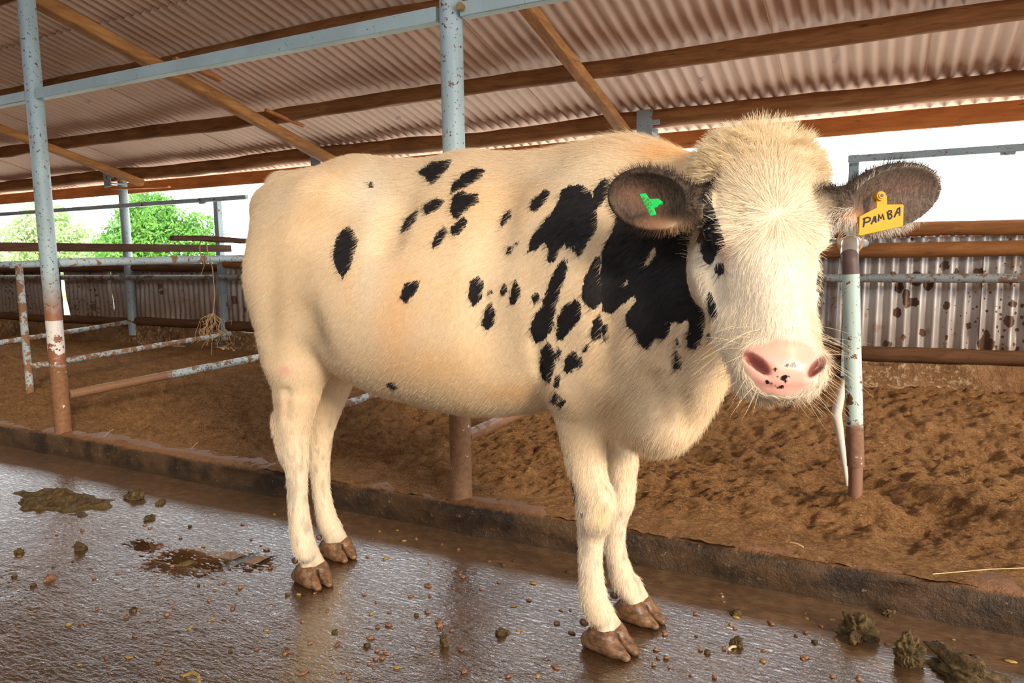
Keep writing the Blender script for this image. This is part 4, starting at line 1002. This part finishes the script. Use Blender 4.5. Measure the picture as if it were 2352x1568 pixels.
def strands(name,P0,D,N,L,rad,colr,parent,bend=.5,grav=0.,k=5,jit=.2,curl=0):
    n=len(P0);t=np.linspace(0,1,k)[None,:,None]
    L=np.broadcast_to(np.asarray(L,float),(n,))[:,None,None]
    j=rng.normal(0,jit,(n,1,3));j2=rng.normal(0,jit,(n,1,3))
    d0=N[:,None,:]*(1-bend)+D[:,None,:]*bend+j
    d0/=np.linalg.norm(d0,axis=2)[:,:,None]
    pts=P0[:,None,:]+L*(d0*t+(D[:,None,:]*bend+j2*.8)*t*t*.5+np.array([0,0,-1.])*grav*t*t)
    if curl:
        ph=rng.uniform(0,6.28,(n,1,1));pts=pts+curl*L*t*np.concatenate([np.sin(t*5+ph),np.cos(t*5+ph),np.sin(t*4+ph)*.5],2)
    cu=bpy.data.hair_curves.new(name);cu.add_curves([k]*n)
    cu.position_data.foreach_set('vector',(pts-ORG).astype(np.float32).ravel())
    a=cu.attributes.get('radius') or cu.attributes.new('radius','FLOAT','POINT')
    rr=(np.linspace(1,.25,k)[None,:]*np.broadcast_to(rad,(n,))[:,None]);a.data.foreach_set('value',rr.astype(np.float32).ravel())
    a=cu.attributes.new('hcol','FLOAT_COLOR','CURVE')
    cc=np.clip(colr*(1+rng.normal(0,.10,(n,1))),0,1);a.data.foreach_set('color',np.concatenate([cc,np.ones((n,1))],1).astype(np.float32).ravel())
    o=bpy.data.objects.new(name,cu);COL.objects.link(o);cu.materials.append(M['hair']);o.parent=parent;o['kind']='stuff'
    return o
ctr=cv[cf[:,0]];cam_f=((ctr-C)*fn).sum(1)<0
hf=ishead[cf[:,0]];ef=earw[cf[:,0]]>.4;wf=pink[cf[:,0]]>.4
black=np.array([.012,.010,.011])
def colour_of(c,s_): 
    b=(s_+rng.normal(0,3,len(s_)))<0
    return np.where(b[:,None],black,c)
# short coat
EYD=np.minimum(*[np.linalg.norm(ctr-hd(.152,-.055,sg*.10),axis=1) for sg in (-1,1)])
i,p,n,c,s_=sample_faces(130000,(EYD>.028)*np.where(cam_f,1.,.25)*(~wf)*(~ef)*np.where(ctr[:,2]<.10,.2,1))
D,hd_=comb(p,n)
Ln=np.where(hd_,.013,.011)*rng.uniform(.6,1.3,len(p))*(1+1.3*smooth(1.28,1.34,p[:,2])*(~hd_)*smooth(-1.0,-.6,p[:,0]))
strands('coat_hair',p,D,n,Ln,.00028,np.clip(colour_of(c*1.16,s_),0,1),cow,bend=.80,jit=.14,k=4)
# shaggy topknot and forehead
hsf,hlf,hnf=hs_[cf[:,0]],hl_[cf[:,0]],hn_[cf[:,0]]
w=hf*np.exp(-((hsf+.02)/.07)**2)*(hnf>-.20)*(1+6*np.abs(hlf)/.1)
i,p,n,c,s_=sample_faces(12000,w)
r_=(p-POLL)/HS;l_=(r_@HLt)[:,None]
up=np.array([0,0,1.])
# clumped locks
nc_=260;ci=rng.integers(0,len(p),nc_);cid=np.argmin(((p[:,None,:]-p[None,ci,:])**2).sum(2),1)
lockd=rng.normal(0,.55,(nc_,3))[cid]
D=up*.30+HLt*l_*13+HN*.18+lockd*.6;D/=np.linalg.norm(D,axis=1)[:,None]
Lh=rng.uniform(.6,1.1,len(p))*(.021+.014*np.exp(-(((r_@HA)+.03)/.05)**2))
strands('topknot',p,D,n,Lh,.00042,np.clip(c*np.array([1.22,1.22,1.2]),0,1),cow,bend=.55,jit=.13,k=7,curl=.05,grav=.15)
w=hf*np.exp(-((hsf-.09)/.06)**2)*(hnf>-.12)
w=w*(np.abs(hlf)<.065)*(EYD>.035)
i,p,n,c,s_=sample_faces(14000,w);D,_=comb(p,n)
strands('forelock',p,D,n,rng.uniform(.018,.032,len(p)),.0004,np.clip(colour_of(c*1.2,s_),0,1),cow,bend=.78,jit=.16,k=6,curl=.04)
# ear fringes
i,p,n,c,s_=sample_faces(9000,ef*1.)
D=np.zeros_like(p);rim=np.zeros(len(p))
for (cc_,Mt,L_,wd_,sg,B) in EARS:
    q=(p-cc_)@Mt.T;m_=np.sum((p-cc_)**2,1)<.16**2;ex=np.stack([q[:,0]/(L_*.52)**2,q[:,1]/wd_**2],1);ex/=np.linalg.norm(ex,axis=1)[:,None]+1e-6
    dd=ex[:,:1]*Mt[0]+ex[:,1:2]*Mt[1]+Mt[0]*.5;D=np.where(m_[:,None],dd,D);rim=np.where(m_,np.sqrt((q[:,0]/(L_*.52))**2+(q[:,1]/wd_)**2),rim)
D/=np.linalg.norm(D,axis=1)[:,None]+1e-6
low=(p[:,0]>-.15)&(n[:,2]<-.1)&(rim>.85)
cc=np.where(low[:,None],np.array([.75,.70,.62]),c*1.0)
strands('ear_hair',p,D,n,rng.uniform(.004,.008,len(p))*np.where(rim>.85,1.6,.6)*np.where(low,1.3,1),.0003,cc,cow,bend=.8,jit=.2,k=5)
# whiskers and chin hairs
w=hf*(hsf>.33)*(~wf)*(np.abs(hlf)>.035)
i,p,n,c,s_=sample_faces(110,w);D,_=comb(p,n);D=D*.6+HLt*np.sign((p-POLL)@HLt)[:,None]*.7
strands('whisker',p,D,n,rng.uniform(.03,.07,len(p)),.0004,np.tile([.75,.62,.42],(len(p),1)),cow,bend=.5,jit=.15,k=7,grav=.15)
w=hf*(hsf>.30)*((hnf<-.09)|(np.abs(hlf)>.05))*(~wf)
i,p,n,c,s_=sample_faces(3500,w);D,_=comb(p,n);strands('chin_hair',p,D,n,rng.uniform(.010,.020,len(p)),.0003,c*1.05,cow,bend=.6,jit=.15,grav=.2)
# dewlap and neck underside
w=(~hf)*(ctr[:,0]>-.60)*(ctr[:,2]<.9)*(ctr[:,2]>.50)*(ctr[:,1]<1.78)
i,p,n,c,s_=sample_faces(6000,w);D,_=comb(p,n);strands('dewlap_hair',p,D,n,rng.uniform(.010,.022,len(p)),.0003,colour_of(c*1.05,s_),cow,bend=.6,jit=.15,grav=.2)
# tail switch
p=np.array([-1.80,1.81,.60])+rng.normal(0,1,(2200,3))*np.array([.010,.010,.05]);nn=rng.normal(0,1,(2200,3));nn[:,2]=-1.5;nn/=np.linalg.norm(nn,axis=1)[:,None]
strands('tail_switch',p,np.tile([0,0,-1.],(2200,1)),nn,rng.uniform(.06,.14,2200),.0005,np.tile([.74,.62,.44],(2200,1)),cow,bend=.85,jit=.05,k=8)
# ================= ear tags =================
M['tag_y']=flat('yellow_tag_plastic',(.62,.31,.0),.5,spec=.25);M['tag_g']=flat('green_tag_plastic',(.0,.62,.10),.35,spec=.5);M['ink']=flat('tag_ink',(.02,.02,.04),.5);M['ink_g']=flat('tag_print',(.10,.22,.05),.5)
def tagplate(name,w,poly,label,cat,mat,th=.0016):
    P_=[C+ray(x,y)*(w(x,y) if callable(w) else w) for x,y in poly]
    c=np.mean(P_,0);e=empty(name,c,label,cat)
    nrmv=np.cross(P_[1]-P_[0],P_[2]-P_[0]);nrmv/=np.linalg.norm(nrmv)
    if nrmv@(c-C)>0:nrmv=-nrmv
    k=len(P_);v=[q-c+nrmv*th for q in P_]+[q-c-nrmv*th for q in P_]
    fc=[tuple(range(k)),tuple(range(2*k-1,k-1,-1))]+[(i,(i+1)%k,k+(i+1)%k,k+i) for i in range(k)]
    o=mesh_obj('plate',v,fc,mat,e,False);b=o.modifiers.new('b','BEVEL');b.width=.001;b.segments=2;b.limit_method='ANGLE'
    bm=bmesh.new();bm.from_mesh(o.data);bmesh.ops.recalc_face_normals(bm,faces=bm.faces);bm.to_mesh(o.data);bm.free()
    return e,c,nrmv
def strokes(e,c,nv,w,lines,r,mat,name='writing'):
    mb=MB()
    for ln in lines:
        pts=[]
        for x,y in ln:
            d=ray(x,y);t=((c-C)@nv+.0017)/(d@nv);pts.append(C+d*t-c)
        mb.tube(pts,r,6)
    return mb.build(name,mat,e)
YW=1.345
yp=[(1973.3,497),(2012.5,477),(2012.5,447),(2020,443),(2031,443),(2036.5,450),(2036.5,469.5),(2073,469),(2075,472),(2074,517),(2073,520),(1974,541.5),(1971.5,539)]
e,c,nv=tagplate('ear_tag',YW,yp,'yellow ear tag with the black handwritten name PAMBA on the right-hand ear','ear tag',M['tag_y'])
def tx(pts): return [(1850+u/6.72,420+v/6.72) for u,v in pts]
L_=[[(888,560),(915,545),(905,620),(893,682)],[(915,545),(960,530),(1000,540),(1000,575),(970,600),(920,612)],
 [(1015,635),(1040,590),(1065,520),(1075,512),(1082,560),(1090,612)],[(1045,590),(1085,572)],
 [(1125,590),(1135,490),(1165,550),(1190,480),(1215,570)],
 [(1268,455),(1275,500),(1285,555)],[(1258,462),(1290,430),(1325,428),(1330,455),(1280,490),(1325,488),(1335,520),(1310,552),(1285,555)],
 [(1372,528),(1395,470),(1430,395),(1455,375),(1460,430),(1452,502)],[(1400,465),(1455,452)]]
strokes(e,c,nv,YW,[tx(q) for q in L_],.0016,M['ink'])
mb=MB();bc=C+ray(2020,451)*YW-c;mb.tube([bc-nv*.010,bc+nv*.007],.0085,20);mb.tube([bc+nv*.007,bc+nv*.009],.0055,16);mb.build('stud',M['tag_y'],e)
mb=MB();mb.tube([bc+nv*.009,bc+nv*.0095],.003,12);mb.build('stud_hole',M['ink'],e)
GW=1.385
gp=[(1380+u/6.533,340+v/6.533) for u,v in [(580,692),(672,676),(735,765),(860,755),(880,775),(910,800),(905,830),(860,868),(850,888),(800,900),(830,990),(828,1005),(745,1022)]]
e,c,nv=tagplate('ear_tag',lambda x,y:GW-.0004*(x-1490),gp,'small green ear tag numbered 59565 in the left-hand dark ear','ear tag',M['tag_g'])
def txg(pts): return [(1380+u/6.533,340+v/6.533) for u,v in pts]
# digits, rotated along the strip; each in a unit box (u across, v down)
DG={'5':[(1,0),(0,0),(0,.45),(.8,.45),(1,.7),(.8,1),(0,1)],'9':[(1,.4),(.2,.5),(0,.25),(.2,0),(.9,0),(1,.3),(1,.8),(.7,1),(.1,1)],'6':[(.9,0),(.2,.1),(0,.5),(0,.85),(.3,1),(.8,1),(1,.75),(.8,.5),(.05,.6)],'R':[(0,1),(0,0),(.8,0),(1,.25),(.8,.5),(0,.5),(1,1)],'C':[(1,.1),(.6,0),(.1,.2),(0,.6),(.3,1),(1,.9)],'F':[(0,1),(0,0),(1,0),(0,0),(0,.5),(.7,.5)]}
def digit(ch,cx,cy,dx,dy,w_,h_):
    # baseline direction (dx,dy) runs along the strip; glyph up is to the right of it
    return txg([(cx+(a-.5)*dx*w_-(b-.5)*dy*h_*1,cy+(a-.5)*dy*w_+(b-.5)*dx*h_*1) for a,b in DG[ch]])
dx,dy=.37,.93
ls=[digit(ch,640+i*27.5,755+i*50,dx,dy,36,-36*-1) for i,ch in enumerate('59565')]+[digit(ch,706+i*27,775+i*50,dx,dy,36,36) for i,ch in enumerate('RCF')]
strokes(e,c,nv,GW,ls,.0006,M['ink_g'])
mb=MB();bc=C+ray(1513,464)*1.382-c;mb.tube([bc-nv*.012,bc+nv*.004],.005,16);mb.build('stud',M['tag_g'],e)
# ---- dung, crumbs, straw
def clod(name,loc,r,mat,label=None,cat=None,group=None,seed=0,sub=5,amp=.35,flat_=.6,parts=1):
    bm=bmesh.new();bmesh.ops.create_icosphere(bm,subdivisions=sub,radius=1)
    v=np.array([q.co[:] for q in bm.verts]);fcs=[tuple(x.index for x in q.verts) for q in bm.faces];bm.free()
    d=1+amp*fbm(v[:,0]*1.8+seed*3.1,v[:,1]*1.8,v[:,2]*1.8,5,seed,.6)
    if sub>3: d=d+.045*fbm(v[:,0]*7+seed,v[:,1]*7,v[:,2]*7,4,seed+9,.65)
    v=v*d[:,None]*np.array([r[0],r[1],r[2]]);v[:,2]=np.maximum(v[:,2],-r[2]*.25)+r[2]*.24
    o=mesh_obj(name,v,fcs,mat);o.location=(loc[0],loc[1],loc[2] if len(loc)>2 else 0);o.rotation_euler[2]=seed*1.7
    return tag(o,label,cat,group)
def at0(x,y): p=onz(x,y,0);return (p[0],p[1],0)
clod('dung_clod',at0(1962,1462),(.045,.04,.048),M['dung'],'largest upright olive dung clod on the floor right of the front hooves','dung',seed=3,amp=.5)
clod('dung_clod',at0(2085,1522),(.033,.028,.055),M['dung'],'tall dung lump at the bottom right, left end of the dung heap','dung',seed=4,amp=.5)
clod('dung_clod',at0(2235,1566),(.12,.06,.03),M['dung'],'flat spread dung heap cut by the bottom right edge','dung',seed=5,amp=.55,sub=5)
clod('dung_clod',at0(2040,1412),(.018,.014,.012),M['dung'],'small dark dung lump just behind the largest clod','dung',seed=6,amp=.5)
clod('dung_clod',at0(1692,1482),(.017,.014,.018),M['dung'],'small round dung lump right of the front hooves','dung',seed=7)
clod('dung_clod',at0(1690,1410),(.017,.012,.01),M['dung'],'flattish dung lump beyond the front hooves','dung',seed=8)
clod('dung_clod',at0(1020,1480),(.013,.013,.022),M['crumb_y'] if False else M['dung'],'small upright dung lump alone in front of the belly','dung',seed=9,amp=.25)
clod('dung_clod',at0(1150,1455),(.016,.014,.012),M['dung'],'dung lump between the front hooves and the upright lump','dung',seed=10)
clod('floor_stone',at0(983,1345),(.013,.010,.007),M['crumb'],'smooth reddish stone on the wet floor below the belly','stone',seed=11,amp=.12)
clod('floor_stone',at0(1010,1437),(.011,.008,.007),M['crumb'],'orange brown stone in front of the smooth reddish stone','stone',seed=12,amp=.2)
clod('dung_clod',at0(312,1142),(.045,.03,.028),M['dung'],'dark rough lump near the curb right of the dung patch','dung',seed=13,amp=.4)
clod('dung_clod',at0(370,1155),(.022,.015,.012),M['dung'],'smaller lump right of the dark rough lump by the curb','dung',seed=14,amp=.4)
clod('dung_clod',at0(183,1262),(.02,.018,.024),M['dung'],'upright dung lump left of the puddle','dung',seed=15,amp=.4)
clod('dung_clod',at0(115,1330),(.016,.014,.013),M['crumb'],'brown lump below the upright lump left of the puddle','dung',seed=16,amp=.4)
clod('dung_clod',at0(45,1268),(.015,.012,.012),M['dung'],'small dark lump near the left edge','dung',seed=17,amp=.4)
clod('dung_clod',at0(345,1190),(.035,.02,.010),M['dung'],'flat olive lump between the dung patch and the puddle','dung',seed=18,amp=.5)
clod('dung_clod',at0(425,1296),(.03,.014,.008),M['dung'],'dark lump lying in the puddle','dung',seed=19,amp=.3)
# spread dung patch at left: one mass
c=at0(120,1150);xs=np.linspace(-.42,.5,120);ys=np.linspace(-.19,.17,60);X,Y=np.meshgrid(xs,ys,indexing='ij')
rr=np.sqrt((X/.42)**2+(Y/.16)**2)+.35*fbm(X*7,Y*9,0,3,3)
Z=smooth(1.0,.6,rr)*(.010+.014*np.maximum(fbm(X*24,Y*28,0,4,5),-.3)+.006)-.004
idx=np.arange(120*60).reshape(120,60);q=np.stack([idx[:-1,:-1],idx[1:,:-1],idx[1:,1:],idx[:-1,1:]],-1).reshape(-1,4)
o=mesh_obj('dung_patch',np.stack([X,Y,Z],-1).reshape(-1,3),q,M['dung']);o.location=c;tag(o,'lumpy olive dung spread on the floor near the left edge','dung')
# crumbs: small, alike, countable
protos=[clod('dung_crumb',(0,0,0),(.0075,.006,.005),M['crumb'],seed=30+i,sub=2,amp=.45) for i in range(4)]
py_=clod('dung_crumb',(0,0,0),(.009,.006,.003),M['crumb_y'],seed=40,sub=2,amp=.45)
pd=clod('dung_crumb',(0,0,0),(.008,.007,.006),M['dung'],seed=41,sub=2,amp=.5)
used=set()
for i in range(235):
    if i<165: x=rng.uniform(20,1330);y=rng.uniform(1180,1560)
    else: x=rng.uniform(1500,2340);y=rng.uniform(1330,1560)
    p=onz(x,y,0)
    if p[1]>2.2: continue
    src=protos[rng.integers(4)] if rng.random()<.72 else (py_ if rng.random()<.5 else pd)
    if src.name in used: o=src.copy();COL.objects.link(o)
    else: o=src;used.add(src.name)
    s_=float(rng.uniform(.45,1.25));o.scale=(s_*float(rng.uniform(.8,1.5)),s_,s_);o.location=(p[0],p[1],0);o.rotation_euler[2]=float(rng.uniform(0,6.28))
    g=('crumbs on the floor left of the front hooves','small dung crumb scattered on the wet floor left of the front hooves') if x<1350 else ('crumbs on the floor right of the front hooves','small dung crumb scattered on the muddy floor right of the front hooves')
    if src is py_: g=(g[0].replace('crumbs','yellow crumbs'),g[1].replace('small dung crumb','small yellowish flat crumb'))
    if src is pd: g=(g[0].replace('crumbs','olive crumbs'),g[1].replace('small dung crumb','small olive dung crumb'))
    tag(o,g[1],'crumb',g[0])
def straw(x,y,x2,y2,z,label,r=.0014,sag=.0):
    a=onz(x,y,z);b=onz(x2,y2,z);mb=MB();m_=(a+b)/2+np.array([0,0,.004]);mb.tube([(0,0,0),m_-a,b-a],r,6)
    o=mb.build('straw_stalk',M['straw'],None);o.location=a;tag(o,label,'straw')
straw(2142,1318,2400,1302,.138,'long thin straw lying along the curb top at right')
straw(1880,1345,1912,1352,.004,'short orange straw on the floor below the curb',.003)
straw(1672,1492,1690,1484,.004,'short straw beside the small round dung lump',.0035)
straw(238,1003,262,985,.16,'tiny pale straw on the bedding right of the left post')
straw(440,1030,455,1015,.15,'tiny pale straw on the bedding above the curb at left')
straw(1815,1246,1845,1256,.145,'pale flat chip on the bedding edge at right',.003)
# curled peel at the bottom edge
a=onz(440,1562,0);mb=MB();mb.tube([(-.03,0,.004),(-.01,.012,.012),(.015,.010,.012),(.035,-.005,.004)],.004,8,step=.006)
o=mb.build('husk',M['crumb_y'],None);o.location=a;tag(o,'curled yellow husk at the bottom edge of the floor','husk')
